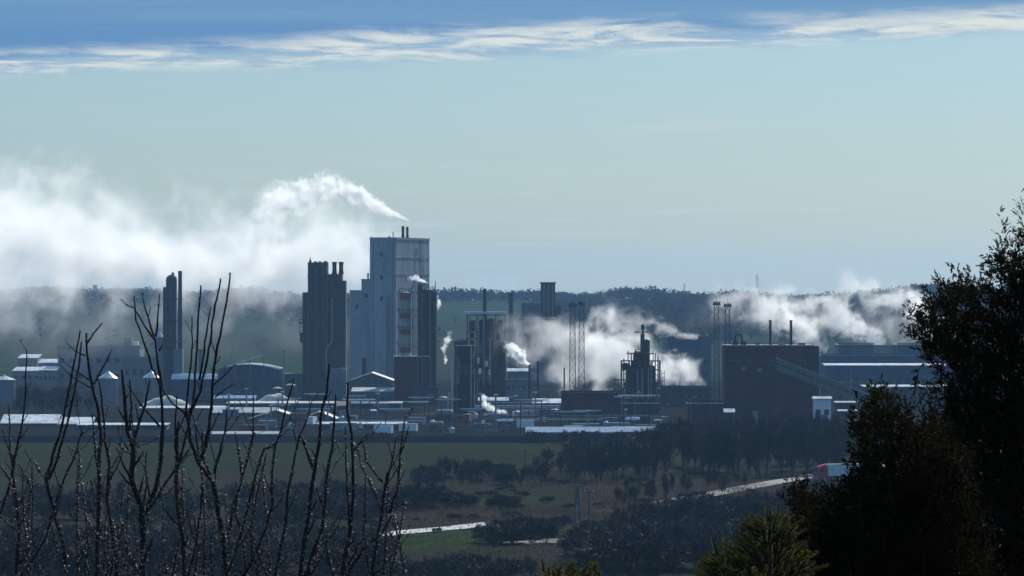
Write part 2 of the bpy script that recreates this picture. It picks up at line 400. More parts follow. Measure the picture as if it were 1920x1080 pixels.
# ------------------------------------------------------------------ the great prilling tower
def prilling_tower():
    Y = 2200; T = Thing('prilling_tower', 'tallest pale concrete tower block with twin thin smoking stacks on its roof', 'tower', 742, Y, rot=R(72))
    H = PZ(449, Y); k = Y / F; W1, W2 = 60 * k / .309, 49 * k / .951
    m = MB().box(0, W1, 0, W2, 0, H); T.part('wall', concrete, m)
    T.part('parapet', concrete, MB().box(-.15, W1 + .15, -.15, .35, H + .002, H + 1.0).box(-.15, .35, .352, W2 + .15, H + .002, H + 1.0)
           .box(W1 - .35, W1 + .15, .352, W2 + .15, H + .002, H + 1.0).box(.352, W1 - .352, W2 - .35, W2 + .15, H + .002, H + 1.0))
    for zz in np.arange(9, H - 2, 7.6):      # pour joints between the lifts
        T.part('joint_band', concrete, MB().box(-.12, W1 + .12, -.12, 0, zz, zz + .5).box(-.12, 0, .001, W2 + .12, zz, zz + .5))
    for pr, py in ((.82, 483), (.82, 505), (.55, 505), (.62, 470), (.3, 520), (.82, 528), (.45, 545)):
        z = PZ(py, Y); T.part('window', glass, MB().box(W1 * pr, W1 * pr + 1.7, -.1, .2, z - 1.2, z + 1.2))
    for pr, py in ((.5, 478), (.5, 520), (.5, 560)):
        z = PZ(py, Y); T.part('window', glass, MB().box(-.1, .2, W2 * pr, W2 * pr + 1.3, z - 1, z + 1))
    for fx, top, rr in ((.40, 423, .62), (.53, 424, .55)):
        s = T.part('stack', steel, MB().lathe(W1 * fx, W2 * .25, [(rr * 1.25, H), (rr * 1.2, H + 2), (rr, H + 2.4), (rr, PZ(top, Y)), (rr * .8, PZ(top, Y) + .05)], 12))
        MB().lathe(W1 * fx, W2 * .25, [(rr + .3, PZ(top, Y) - 1.5), (rr + .3, PZ(top, Y) - 1.2)], 12).build('collar', steel_grey, s)
    for a, b_, top in ((.15, .3, 434), (.22, .55, 441), (.35, .7, 442), (.02, .96, 443)):
        T.part('vent_pipe', steel, MB().cyl(W1 * a, W2 * b_, H, PZ(top, Y), .22, n=8))
    for fy in (.12, .86):
        T.part('downpipe', steel_grey, MB().cyl(-.2, W2 * fy, 0, H - .5, .14, n=6))
    lad = T.part('ladder_cage', steel, MB().box(W1 * .68, W1 * .68 + .12, -.5, -.38, 8, H).box(W1 * .68 + .9, W1 * .68 + 1.02, -.5, -.38, 8, H))
    for zz in np.arange(10, H, 2.2): MB().box(W1 * .68 + .13, W1 * .68 + .89, -.48, -.4, zz, zz + .18).build('rung', steel, lad)
    for zz in (22, 38, 54): T.part('landing', steel, MB().box(W1 * .6, W1 * .68 - .01, -1.0, -.13, zz, zz + .25))
    T.part('duct', steel_grey, MB().tube([(-.9, W2 * .3, 0), (-.9, W2 * .3, H * .62), (.5, W2 * .3, H * .66)], .55, 8))
    y = W2
    for wpx, top in ((18, 525), (22, 546)):
        y1 = y + wpx * k / .951; h = PZ(top, Y)
        T.part('annex', concrete, MB().box(1.5, 17, y + .002, y1, 0, h).box(1.3, 17.2, y + .01, y1 + .2, h + .002, h + .5))
        T.part('window', glass, MB().box(1.42, 1.6, y + 1.5, y + 3, h - 8, h - 6)); y = y1
    for a in (2.5, 4):
        T.part('vent_pipe', steel, MB().cyl(a, W2 + 2, PZ(525, Y), PZ(512, Y), .2, n=6))
prilling_tower()

# ------------------------------------------------------------------ dark twin block beside it
def granulation():
    T = Thing('granulation_tower', 'dark slab tower with two stubby flared chimneys and an open side balcony', 'tower', 612, 2120)
    T.box('main_block', concrete_dark, 577, 614, 492, None, 0, 13)
    T.box('side_block', concrete_dark, 615, 641, 514, None, 2, 15); T.box('side_block', concrete_dark, 641.2, 648, 526, None, 2.5, 14)
    T.box('base_block', concrete_dark, 567, 576.5, 548, None, 1, 12); T.box('base_block', clad_grey, 614.5, 650, 690, None, -6, 1.9)
    T.box('base_block', clad_green, 524, 566.5, 700, None, -2, 11)
    for i, a in enumerate((587, 599)):
        T.box('recess_panel', steel, a, a + 5, 500, 700, -.15, .05)
    for a in (626, 638.6):
        m = MB().lathe(T.x(a), 7, [(5.2 * T.k, T.z(514)), (4.2 * T.k, T.z(508)), (3.6 * T.k, T.z(500)), (4.4 * T.k, T.z(494)), (4.8 * T.k, T.z(491)), (4.0 * T.k, T.z(490.8))], 14)
        T.part('chimney', steel, m)
    for a, b_, tt in ((579, 583, 487.5), (588, 594, 490), (597, 602, 490), (606, 613, 489.6)):
        T.box('roof_housing', steel, a, b_, tt, 491.8, 2, 6)
    T.cyl('mast', steel, 581, .8, 482, 487.6, 4, n=6)
    # balcony frame on the flank
    T.box('balcony_deck', steel, 560.5, 577, 604, 607, 0, 7); T.box('balcony_roof', steel, 560.5, 577, 598.5, 600.5, 0, 7)
    T.box('balcony_deck', steel, 561, 577, 624, 626, 0, 7)
    for a in (561.5, 568):
        T.box('balcony_post', steel, a, a + 1.2, 598, 626, 0, .3)
    T.box('balcony_bracket', steel, 562, 567, 626, 642, 1, 6)
    for py in (520, 552, 584, 660): T.box('gallery', steel, 576, 615, py, py + 1.3, -.9, -.16)
    for py in (520, 552, 584, 660): T.box('rail', steel, 576, 615, py - 4.5, py - 3.9, -.9, -.8)
    for a in (578, 592, 606, 613): T.tube('riser_pipe', steel_grey, [(a, 500, -.5), (a, 720, -.5)], .7, 6)
    T.tube('elbow_duct', steel_grey, [(622, 560, 1), (622, 640, 1), (612, 655, -1), (612, 720, -1)], 2.2, 8)
    for py in (530, 560, 590, 620, 650): T.box('window', glass, 628, 632, py, py + 6, 1.9, 2.1)
granulation()

# ------------------------------------------------------------------ left absorber column group
def absorber():
    T = Thing('absorber_column', 'slender grey column group with a domed vessel and a taller thin stack', 'tower', 322, 2230)
    T.cyl('column', concrete_dark, 310.5, 5.8, 538, None, 3, n=16)
    v_ = T.cyl('vessel', concrete_dark, 320.5, 10.6, 524, None, 4, n=20, dome=9)
    T.cyl('nozzle', steel_grey, 323, 2.6, 512, 516, 4, dome=2, parent=v_)
    T.cyl('stack', steel, 336.8, 4.6, 508, None, 3, r1=3.6, n=14)
    for py in (560, 600, 640):
        T.box('platform', steel, 305, 341.5, py, py + 1.6, -1, 6)
    T.box('base_house', clad_grey, 326, 343, 655, None, -3, 5); T.box('base_house', clad_blue, 335, 404, 700, None, -8, 3)
    T.tube('pipe', alu, [(330.5, 520, 1), (330.5, 690, 1)], .8)
absorber()

# ------------------------------------------------------------------ striped platform column and its brick base (centre)
def reactor():
    T = Thing('reactor_column', 'pale column with rust-red platforms beside a ragged dark column on a brick base', 'tower', 780, 2010)
    T.box('brick_base', brick, 739, 804, 669, None, 0, 12); T.box('brick_base', concrete_dark, 770, 822, 724, None, -3, -.01)
    T.box('base_roof', roof_pale, 738, 806, 667.3, 668.9, -.4, 12.4)
    T.cyl('pale_column', plaster, 760, 11, 552, 667, 5, n=18, dome=5)
    for py, h in ((541, 20), (580, 17), (612, 15), (645, 16)):
        pf = T.box('platform', rust, 749, 771, py + h * .4, py + h, 1.5, 2.6)
        for a in (748.6, 754, 760, 766, 771): T.box('rail_post', steel, a, a + .9, py, py + h * .4, 1.6, 1.8, pf)
        T.box('rail', steel, 748, 772, py, py + 1, 1.3, 1.45, pf)
    for a in (746.5, 773): T.box('frame_post', steel, a, a + 1.6, 545, 667, 2, 2.6)
    T.cyl('dark_column', steel, 800, 13.5, 545, None, 6, n=18, dome=4)
    T.cyl('dark_column', concrete_dark, 786.5, 4.5, 533, None, 4, n=12); T.cyl('dark_column', steel, 813, 4.6, 547, None, 5, n=12)
    rg = random.Random(4)
    for i in range(9):
        a = 784 + i * 3.6; T.box('pipe_stub', steel, a, a + 1.6, 528 + rg.random() * 11, 546, 3, 4)
    T.cyl('vent_mast', steel, 816, .7, 527, 546, 5, n=6)
    for py in (560, 590, 622, 655): T.box('gallery', steel, 782, 819, py, py + 1.8, -.5, 9)
    for a in (783, 791, 806, 818): T.box('frame_post', steel_grey, a, a + 1.3, 548, 724, -.6, -.2)
    for a, py in ((790, 760), (752, 700), (776, 700)): T.box('window', glass, a, a + 5, py, py + 8, -3.1 if py > 724 else -.1, .05 if py < 724 else -2.9)
reactor()

# ------------------------------------------------------------------ open steel process frames
def frame(T, px0, px1, levels, ncol, depth, seed, cover=.5, post=1.6, m=steel):
    rg = random.Random(seed); y1 = depth
    cols = [px0 + (px1 - px0) * i / (ncol - 1) for i in range(ncol)]
    for c_ in cols:
        for yy in (0, y1): T.box('frame_post', m, c_ - post / 2, c_ + post / 2, levels[0], None, yy, yy + .35)
    for py in levels:
        T.box('floor_deck', m, px0 - 1, px1 + 1, py, py + 1.7, -.3, y1 + .65)
    for a, b_ in zip(cols[:-1], cols[1:]):
        for lo, hi in zip(levels[:-1], levels[1:]):
            u = rg.random()
            if u < .35: T.tube('brace', m, [(a, lo, .1), (b_, hi, .1)], .45, 4)
            elif u < .35 + cover:
                r = (b_ - a) * rg.uniform(.22, .42); top = lo + (hi - lo) * rg.uniform(.1, .45)
                T.cyl('vessel', rg.choice([steel, steel_grey, clad_grey, concrete_dark]), (a + b_) / 2, r, top, hi - .3, y1 * rg.uniform(.3, .6), n=12, dome=r * .5)
    for i in range(len(cols) * 2):
        a = rg.uniform(px0, px1); lo = rg.choice(levels[:-1])
        T.tube('pipe', rg.choice([steel, steel_grey, alu]), [(a, lo - rg.uniform(-4, 5), -.8), (a, levels[-1] + 6, -.8)], rg.uniform(.4, .9), 5)
    return cols
def cracker():
    T = Thing('roofed_process_frame', 'tall open steel frame under a flat pale roof with one chimney rising through it', 'process unit', 910, 2060)
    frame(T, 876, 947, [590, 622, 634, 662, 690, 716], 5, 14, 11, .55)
    T.box('roof', roof_zinc, 871, 950, 584.5, 588.5, -1.5, 16)
    T.cyl('chimney', steel, 908.5, 3.6, 541, None, 6, n=14, r1=3.2)
    T.cyl('vessel', concrete_dark, 908, 11, 604, None, 9, n=16, dome=6)
    T.cyl('vessel', steel, 928, 9, 612, None, 9, n=16, dome=5)
    T.box('plant_room', concrete_dark, 852, 876, 640, None, 3, 12); T.box('plant_room', concrete_dark, 926, 948, 640, None, 3, 12)
    T.box('red_flag_panel', rust, 861, 876, 637, 640.2, -.5, 2)
    T.box('equipment_floor', clad_grey, 880, 944, 668, 712, 5, 12)
    for a, py, r in ((897, 672, 3), (912, 678, 4), (900, 692, 5), (918, 694, 3)): T.cyl('white_drum', white_paint, a, r * .7, py, py + 9, -1, dome=1.5)
cracker()
def blue_stack():
    T = Thing('blue_stack', 'plain deep blue steel stack standing behind the roofed frame', 'chimney', 958, 2280)
    T.cyl('shaft', clad_blue, 958, 4.8, 549, None, 2, r1=4.3, n=16); T.cyl('collar', steel, 958, 5.4, 549.5, 553, 2, n=16)
    T.cyl('base_ring', clad_blue, 961, 8, 618, None, 2, n=16)
blue_stack()
def black_rig():
    T = Thing('black_distillation_rig', 'near-black vertical distillation rig with a pale deck, in front of the roofed frame', 'process unit', 872, 1800)
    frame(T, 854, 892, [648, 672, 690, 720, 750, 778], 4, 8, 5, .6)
    T.box('core', concrete_dark, 858, 889, 700, None, 2, 7); T.box('deck_screen', clad_grey, 853, 892, 684, 702, .4, .9)
    T.cyl('column', steel, 866, 5, 652, None, 4, dome=3); T.cyl('column', steel, 881, 6, 660, None, 4, dome=3)
    T.cyl('bright_pipe', alu, 848.5, 1.9, 676, None, 1, n=10); T.cyl('bright_pipe', alu, 842, 1.4, 736, None, 1, n=10)
    for i, py in enumerate((645, 652, 658)): T.tube('vent_arm', steel, [(855 + i * 12, py + 20, 3), (852 + i * 13, py - 4, 3), (862 + i * 12, py - 8, 3)], 1.0)
black_rig()
def steam_frame():
    T = Thing('steaming_process_unit', 'blackened open process unit with a knobbed column, wrapped in steam', 'process unit', 1200, 1900)
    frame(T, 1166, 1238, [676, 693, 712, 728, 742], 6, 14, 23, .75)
    T.box('floor_deck', steel, 1176, 1226, 662, 664, 0, 12)
    for a in (1177, 1190, 1206, 1224): T.box('frame_post', steel, a, a + 1.6, 658, 676, 1, 1.4)
    c = T.cyl('knobbed_column', steel, 1205.5, 4.6, 626, None, 6, n=14, r1=4)
    T.cyl('knob', steel, 1206, 3.6, 611, 618, 6, dome=3, parent=c); T.cyl('neck', steel, 1206, 2, 618, 627, 6, parent=c)
    T.box('top_gantry', steel, 1190, 1215, 622, 624, 4, 8); T.cyl('column', steel, 1214, 5.5, 640, None, 7, dome=4)
    T.cyl('vessel', concrete_dark, 1198, 10, 664, None, 8, n=16, dome=6); T.cyl('vessel', concrete_dark, 1222, 8, 690, None, 8, n=16, dome=5)
    T.cyl('vessel', steel, 1182, 8, 690, None, 8, n=16, dome=5)
    for a, tp in ((1192, 655), (1184, 664), (1229, 662), (1234, 668), (1170, 672)): T.cyl('vent_pipe', steel, a, 1.1, tp, None, 3, n=8)
    T.tube('looped_pipe', steel, [(1192, 676, 1), (1192, 657, 1), (1196, 655, 1), (1212, 655, 1)], 1.0)
    T.box('side_rack', steel, 1150, 1166, 711, 713, 1, 3)
    for a in (1152, 1160): T.box('frame_post', steel, a, a + 1.2, 711, None, 1, 1.4)
    for a in (1241, 1246): T.box('ladder_post', steel, a, a + .9, 695, None, 3, 3.3)
    for py in range(700, 745, 7): T.box('ladder_rung', steel, 1241, 1246.8, py, py + .9, 3, 3.2)
steam_frame()

# ------------------------------------------------------------------ lattice masts
def mast(label, px, top, base_Y, wpx, plat, group, seed):
    T = Thing('lattice_mast', label, 'mast', px, base_Y, group)
    H = T.z(top); hw, hw2 = wpx / 2 * T.k * 1.15, wpx / 2 * T.k * .82
    cor = [(-1, -1), (1, -1), (1, 1), (-1, 1)]
    for a, c_ in cor: T.part('leg', steel, MB().tube([(a * hw, c_ * hw, 0), (a * hw2, c_ * hw2, H)], .13, 4))
    n = 14; br = MB()
    for i in range(n):
        z0, z1 = H * i / n, H * (i + 1) / n
        w0, w1 = hw + (hw2 - hw) * i / n, hw + (hw2 - hw) * (i + 1) / n
        for q in range(4):
            a, b_ = cor[q], cor[(q + 1) % 4]
            br.tube([(a[0]*w0, a[1]*w0, z0), (b_[0]*w1, b_[1]*w1, z1)], .09, 3)
            br.tube([(b_[0]*w0, b_[1]*w0, z0), (a[0]*w1, a[1]*w1, z1)], .09, 3)
            br.tube([(a[0]*w1, a[1]*w1, z1), (b_[0]*w1, b_[1]*w1, z1)], .08, 3)
    T.part('bracing', steel, br)
    pw = plat / 2 * T.k
    pl_ = T.part('platform', steel, MB().box(-pw, pw, -hw2 - .5, hw2 + .5, H - .9, H - .5))
    MB().box(-pw, pw, -hw2 - .5, -hw2 - .4, H + .5, H + .62).box(-pw, pw, hw2 + .4, hw2 + .5, H + .5, H + .62).build('guard_rail', steel, pl_)
    rg = random.Random(seed)
    for i in range(4):
        xx = -pw + (i + .5) * pw / 2
        MB().box(xx - .3, xx + .3, -hw2 - .9, -hw2 - .52, H - .5, H + rg.uniform(.1, .9)).build('lamp_housing', steel, pl_)
    T.part('lightning_rod', steel, MB().cyl(0, 0, H - .5, H + 2.5, .06, n=5))
mast('lattice floodlight mast standing before thick white steam, partner with the narrow head', 1073.5, 571, 1950, 10.5, 17, 'lattice masts in pairs', 1)
mast('lattice floodlight mast standing before thick white steam, partner with the broad head', 1090.5, 569, 1965, 10, 13, 'lattice masts in pairs', 2)
mast('lattice mast beside the large brick hall, partner farther from its wall', 1343.5, 568, 1940, 9.5, 15, 'lattice masts in pairs', 3)
mast('lattice mast beside the large brick hall, partner closer to its wall', 1364, 571, 1955, 9.5, 15, 'lattice masts in pairs', 4)

# ------------------------------------------------------------------ big red-brown hall with the conveyor
def red_hall():
    T = Thing('brick_hall', 'large dark red-brown brick hall with two thin black stacks on its roof', 'hall', 1441, 1700)
    T.box('wall', brick, 1359, 1524, 650, None, 0, 22)
    T.box('annex', concrete_dark, 1524.2, 1537, 649, None, 4, 20)
    r = T.box('roof', roof_dark, 1356.5, 1526, 647, 649.8, -.6, 22.6)
    T.box('cornice', brick, 1358, 1525, 651, 653, -.25, -.01)
    for a in (1446, 1485):
        s = T.cyl('stack', steel, a, 2.5, 601, 647, 6, n=12); T.cyl('stack_cap', steel, a, 3.0, 600.5, 603, 6, n=12, parent=s)
    lp = [(1380 + 0, 647, 8), (1380, 634, 8)] + [(1386.5 - 6.5 * math.cos(q), 634 - 7 * math.sin(q), 8) for q in np.linspace(.3, 2.9, 7)] + [(1393, 647, 8)]
    T.tube('looped_duct', steel, lp, 2.0, 8)
    T.box('duct_box', steel, 1392, 1401, 640, 647, 6, 9); T.cyl('fan_housing', steel, 1381, 5, 640, 647, 8, n=12)
    for a, b_, tp in ((1420, 1426, 643.5), (1462, 1474, 644.5), (1500, 1512, 644)): T.box('roof_housing', roof_dark, a, b_, tp, 647, 7, 12)
    for a in (1368, 1384, 1400, 1416, 1430, 1444, 1497, 1508):
        w_ = T.box('window', glass, a, a + 5, 667, 675, -.08, .1); T.box('sill', concrete, a - .6, a + 5.6, 675.1, 676, -.2, .05, w_)
    for a in (1363, 1396, 1432, 1470, 1516): T.tube('downpipe', steel, [(a, 652, -.5), (a, 790, -.5)], .6, 6)
    for a, py in ((1390, 688), (1420, 690), (1505, 692)): T.box('louvre', steel_grey, a, a + 9, py, py + 7, -.15, .05)
    for a in (1366, 1410): T.box('door', steel_grey, a, a + 11, 770, None, -.15, .05)
    T.box('roof_rail', steel, 1358, 1524, 642.8, 643.5, -.4, -.3)
    for i in range(12): T.box('rail_post', steel, 1358 + i * 15, 1358.7 + i * 15, 643.5, 647, -.4, -.3)
    for a in (1372, 1400, 1428, 1462, 1490): T.box('window', glass, a, a + 5, 705, 716, -.08, .1)
    for a in (1378, 1404, 1436, 1480, 1508): T.box('pilaster', brick, a + 4, a + 6.5, 653.2, None, -.35, -.01)
red_hall()
def conveyor():
    T = Thing('conveyor_gallery', 'sloping enclosed conveyor gallery running down from the brick hall on trestles', 'conveyor', 1540, 1685)
    def pr(a0, b0, a1, b1, h, y0, y1, n_, m, par=None):
        mb = MB().prism([(T.x(a0), T.z(b0 + h)), (T.x(a1), T.z(b1 + h)), (T.x(a1), T.z(b1)), (T.x(a0), T.z(b0))], y0, y1); return mb.build(n_, m, par or T.o)
    g = pr(1456, 672, 1640, 745, 22, 0, 4, 'gallery', clad_green); pr(1455, 670, 1641, 743.3, 1.9, -.3, 4.3, 'gallery_roof', roof_grey)
    pr(1457, 680, 1639, 752, 3.5, -.06, -.002, 'window_band', glass)
    for i in range(14):
        a = 1462 + i * 13; T.box('rib', steel_grey, a, a + 1.1, 674 + (a - 1456) * 73 / 184, 691 + (a - 1456) * 73 / 184, -.12, -.005)
    for a in (1545, 1575, 1608):
        z = 672 + (a - 1456) * 73 / 184 + 21
        T.box('trestle_leg', steel, a - 3, a - 1.2, z, None, .5, 1); T.box('trestle_leg', steel, a + 1.2, a + 3, z, None, 3, 3.5)
        T.tube('trestle_brace', steel, [(a - 2, z + 6, .7), (a + 2, min(z + 40, 790), 3.2)], .7, 4)
    T.box('transfer_house', clad_green, 1630, 1668, 728, None, -2, 7); T.box('transfer_roof', roof_grey, 1629, 1669, 726, 727.9, -2.3, 7.3)
conveyor()
# ------------------------------------------------------------------ halls, sheds and houses of the works
hall('boiler_house', 'broad hazy slab building with an open roof frame beside the slender column group', 'building', 108, 262, 651, 2420, 30, 'flat', wall=clad_grey, rm=roof_dark, win=9, winrows=((.2, .32), (.6, .72)))
T = Thing('rooftop_gantry', 'portal frame and boxes standing on the roof of the hazy slab building', 'gantry', 226, 2425, z=PZ(651, 2425) + .36)
for a in (205, 223): T.box('post', steel_grey, a, a + 2, 627, 652, 4, 4.5)
T.box('beam', steel_grey, 204.5, 225.5, 625, 627, 4, 4.5); T.box('plant_box', clad_grey, 231, 246, 632, 652, 4, 10); T.box('plant_box', white_paint, 248, 258, 640, 652, 4, 9); T.cyl('pipe', steel_grey, 230, .8, 625, 652, 6)
hall('pump_house', 'lower grey block between the slab building and the slender column group', 'building', 232, 300, 672, 2360, 16, 'flat', wall=clad_grey, rm=roof_grey, win=5)
for i, (a, b_, e, Y, lab) in enumerate(((34, 70, 672, 2700, 'far pale-roofed shed on the open field, the farthest of the low sheds'), (72, 110, 681, 2620, 'low shed with a thin bright roof in front of the hazy slab building'),
                                   (24, 76, 696, 2480, 'long low shed with a dull bright roof behind the small silo'), (74, 105, 695, 2400, 'short shed with a broken bright roof beside a long low shed'))):
    hall('storage_shed', lab, 'shed', a, b_, e, Y, 22, 'shed', 6, clad_grey, roof_pale, win=4, group='bright-roofed sheds in the haze')
for px, top, eave, r, Y, lab in ((8, 704.5, 712.5, 20.5, 2050, 'white cone-roofed silo at the end of the silo row by the bare trees'), (203, 697, 709.5, 17.5, 2000, 'white cone-roofed silo standing clear between the bare trees and the columns'),
                                 (284, 697, 708.5, 15.5, 2010, 'white cone-roofed silo close in front of the slender column group'), (299, 622, 633, 7.5, 2260, 'small cone-capped hopper tower tucked against the slender column group')):
    T = Thing('silo', lab, 'silo', px, Y, 'cone-roofed silos')
    T.cyl('shell', clad_grey, px, r, eave, None, 0, n=24)
    T.part('cone_roof', roof_pale, MB().lathe(0, 0, [((r + 1.2) * T.k, T.z(eave) + .01), ((r + 1.2) * T.k, T.z(eave) + .15), (.5, T.z(top)), (.45, T.z(top) + .5)], 24))
    T.cyl('cap', steel_grey, px, .9, top - 2.5, top, 0, n=8)
    for q in (.35, .7): T.cyl('hoop', steel_grey, px, r + .25, 555 + (45 - T.z(eave) * q) / T.k, 555 + (45 - T.z(eave) * q + .3) / T.k, 0, n=24)
hall('arched_store', 'long arched-roof storage hall with a light sloping conveyor over it', 'hall', 408, 522, 694, 2080, 40, 'arch', 10, clad_blue, roof_grey, win=6)
T = Thing('light_conveyor', 'thin pale inclined conveyor bridge above the arched hall', 'conveyor', 450, 2075)
T.part('bridge', alu, MB().prism([(T.x(426), T.z(688)), (T.x(497), T.z(666)), (T.x(497), T.z(663)), (T.x(426), T.z(685))], 0, 2))
for a in (440, 468, 494): T.box('trestle', steel_grey, a, a + 1.2, 685 - (a - 426) * .31, None, .5, 1)
hall('blue_warehouse', 'low blue warehouse at the foot of the slender column group', 'hall', 322, 406, 712, 2100, 20, 'gable', 9, clad_blue, roof_blue, win=7)
hall('gable_hall', 'pale green-grey gabled hall in front of the great tower', 'hall', 655, 738, 715, 2080, 30, 'gable_y', 15, clad_green, roof_grey, win=5, winrows=((.3, .5),))
hall('grey_shed', 'low grey shed under the great tower, next to the brick base', 'shed', 660, 737, 735, 1980, 16, 'shed', 6, clad_green, roof_grey, win=6)
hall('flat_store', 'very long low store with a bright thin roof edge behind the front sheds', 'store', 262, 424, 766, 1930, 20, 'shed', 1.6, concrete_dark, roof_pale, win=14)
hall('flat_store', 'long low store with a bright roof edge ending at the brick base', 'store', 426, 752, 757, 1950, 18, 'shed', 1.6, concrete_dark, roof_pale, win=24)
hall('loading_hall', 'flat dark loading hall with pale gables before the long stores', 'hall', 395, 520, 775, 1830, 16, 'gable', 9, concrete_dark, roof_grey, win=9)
hall('peaked_shed', 'broad low peaked shed with a grey roof, one side of a joined pair', 'shed', 468, 566, 786, 1760, 22, 'gable_y', 16, clad_green, roof_grey, win=5)
hall('peaked_shed', 'broad low peaked shed abutting a small brick house', 'shed', 566.5, 630, 786, 1765, 22, 'gable_y', 13, clad_green, roof_grey, win=3)
hall('brick_house', 'small brick house between the peaked shed and the long dark wall', 'house', 632, 654, 762, 1790, 8, 'gable', 8, brick, roof_dark, win=2, door=True)
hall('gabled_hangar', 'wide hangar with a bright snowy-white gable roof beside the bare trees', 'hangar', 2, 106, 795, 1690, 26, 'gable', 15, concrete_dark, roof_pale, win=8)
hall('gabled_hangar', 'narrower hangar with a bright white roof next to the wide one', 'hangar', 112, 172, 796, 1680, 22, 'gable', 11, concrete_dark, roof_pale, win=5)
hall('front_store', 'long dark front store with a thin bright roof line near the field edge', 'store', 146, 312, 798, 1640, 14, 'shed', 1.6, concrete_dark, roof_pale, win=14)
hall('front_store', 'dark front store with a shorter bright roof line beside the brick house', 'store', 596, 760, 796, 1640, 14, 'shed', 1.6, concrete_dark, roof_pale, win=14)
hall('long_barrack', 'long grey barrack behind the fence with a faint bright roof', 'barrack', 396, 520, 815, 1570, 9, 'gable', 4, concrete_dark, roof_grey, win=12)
hall('tank_house', 'grey block with a pale upper band behind the small paired stacks', 'building', 948, 998, 712, 2020, 14, 'flat', wall=clad_grey, rm=roof_pale, win=5, winrows=((.62, .78),))
hall('upper_house', 'small pale-roofed house stacked behind the paired stacks', 'building', 952, 992, 697, 2120, 10, 'gable', 5, clad_grey, roof_pale, win=4)
hall('kiln_house', 'hazy grey building with a bright roof strip at the foot of the square tower', 'building', 976, 1040, 597, 2460, 26, 'flat', wall=clad_grey, rm=roof_pale, win=6, winrows=((.55, .66),))
hall('kiln_hall', 'hazy stepped hall directly behind the square tower', 'building', 978, 1016, 571, 2520, 20, 'flat', wall=clad_grey, rm=roof_grey, win=3, winrows=((.7, .8),))
T = Thing('square_tower', 'square dark grey tower with a projecting cap standing alone above the hazy hall', 'tower', 1027, 2500)
T.box('shaft', concrete_dark, 1014, 1041, 533, None, 0, 8); T.box('cap', concrete_dark, 1012.8, 1042.2, 529, 532.9, -.4, 8.4); T.box('buttress', concrete_dark, 1041.2, 1052, 573, None, 1, 6)
for a in (1019, 1027, 1035): T.box('fin', clad_grey, a, a + 2, 534, 600, -.25, -.01)
hall('brick_workshop', 'long low brick workshop with a flat dark roof at the foot of the steam', 'workshop', 1053, 1165, 737, 1760, 16, 'flat', wall=brick, rm=roof_dark, win=8, winrows=((.35, .6),), vents=3)
hall('brick_annex', 'brick annex with a low roof between workshop and brick hall', 'workshop', 1290, 1356, 757, 1700, 12, 'flat', wall=brick, rm=roof_pale, win=5)
hall('pipe_shop', 'grey shop with a bright roof strip below the steaming process unit', 'workshop', 1168, 1236, 757, 1730, 10, 'flat', wall=concrete_dark, rm=roof_pale, win=6)
hall('steam_hall', 'low dark hall whose roof line cuts across the ragged steam', 'hall', 1238, 1334, 727, 1980, 16, 'flat', wall=concrete_dark, rm=roof_dark, win=6)
hall('blue_grey_hall', 'blue-grey hall with dark window strips and small roof vents in the steam', 'hall', 1254, 1334, 634, 2380, 30, 'flat', wall=clad_blue, rm=roof_dark, win=3, winrows=((.50, .56), (.25, .31)), vents=6)
hall('pale_side_hall', 'narrow pale side hall attached to the blue-grey hall', 'hall', 1240, 1253.5, 634, 2390, 24, 'flat', wall=plaster, rm=roof_grey)
hall('hill_house', 'square dark house with a thin pale roof on the wooded hillside', 'house', 1149, 1172, 562, 4300, 14, 'flat', wall=concrete_dark, rm=roof_pale)
hall('green_roof_hall', 'dark green-grey hall with steam rising behind, nearer the brick hall', 'hall', 1573, 1637, 647, 2300, 26, 'flat', wall=clad_green, rm=roof_pale, win=5)
hall('green_roof_hall', 'dark green-grey hall with steam rising behind, by the conifer', 'hall', 1683, 1752, 647, 2300, 26, 'flat', wall=clad_green, rm=roof_pale, win=5)
hall('pale_block', 'pale green block between the two dark green-grey halls', 'hall', 1638.5, 1681.5, 650, 2320, 22, 'flat', wall=plaster, rm=roof_grey)
hall('long_blue_hall', 'very long deep blue hall stretching from the brick hall to the conifer', 'hall', 1540, 1830, 667, 2200, 24, 'flat', wall=clad_blue, rm=roof_blue, win=16, winrows=((.5, .6),))
hall('slate_hall', 'long slate-blue hall with a bright roof edge below the deep blue hall', 'hall', 1548, 1840, 686, 2080, 20, 'shed', 2.5, clad_blue, roof_pale, win=18)
hall('low_store', 'low store with small bright roofs behind the conveyor foot', 'store', 1620, 1790, 726, 1880, 14, 'shed', 2, concrete_dark, roof_pale, win=10)
hall('white_cabin', 'small bright white-roofed cabin at the corner of the brick hall', 'cabin', 1526, 1558, 749, 1660, 6, 'gable', 4, white_paint, roof_pale, win=2, door=True)
hall('gate_lodge', 'little lodge with a pale pyramid-like roof before the brick hall', 'cabin', 1359, 1376, 774, 1600, 5, 'gable', 6, concrete_dark, roof_pale, win=1)
for a, b_, e, Y in ((1568, 1606, 756, 1620), (1574, 1606, 772, 1560), (1594, 1606, 790, 1500)):
    hall('yard_shed', {1620: 'yard shed with a thin bright roof just past the white cabin', 1560: 'yard shed with a faint roof line in front of the first one', 1500: 'tiny yard shed closest to the bare grove'}[Y], 'shed', a, b_, e, Y, 7, 'shed', 1.5, concrete_dark, roof_pale, win=3)
hall('tunnel_store', 'long pale blue tunnel store with a glinting roof behind the fence', 'store', 988, 1148, 812, 1560, 14, 'gable', 9, clad_blue, roof_blue, win=9)
hall('tunnel_store', 'shorter pale blue tunnel store in line with the long one', 'store', 1150, 1232, 811, 1570, 14, 'gable', 9, clad_blue, roof_blue, win=5)
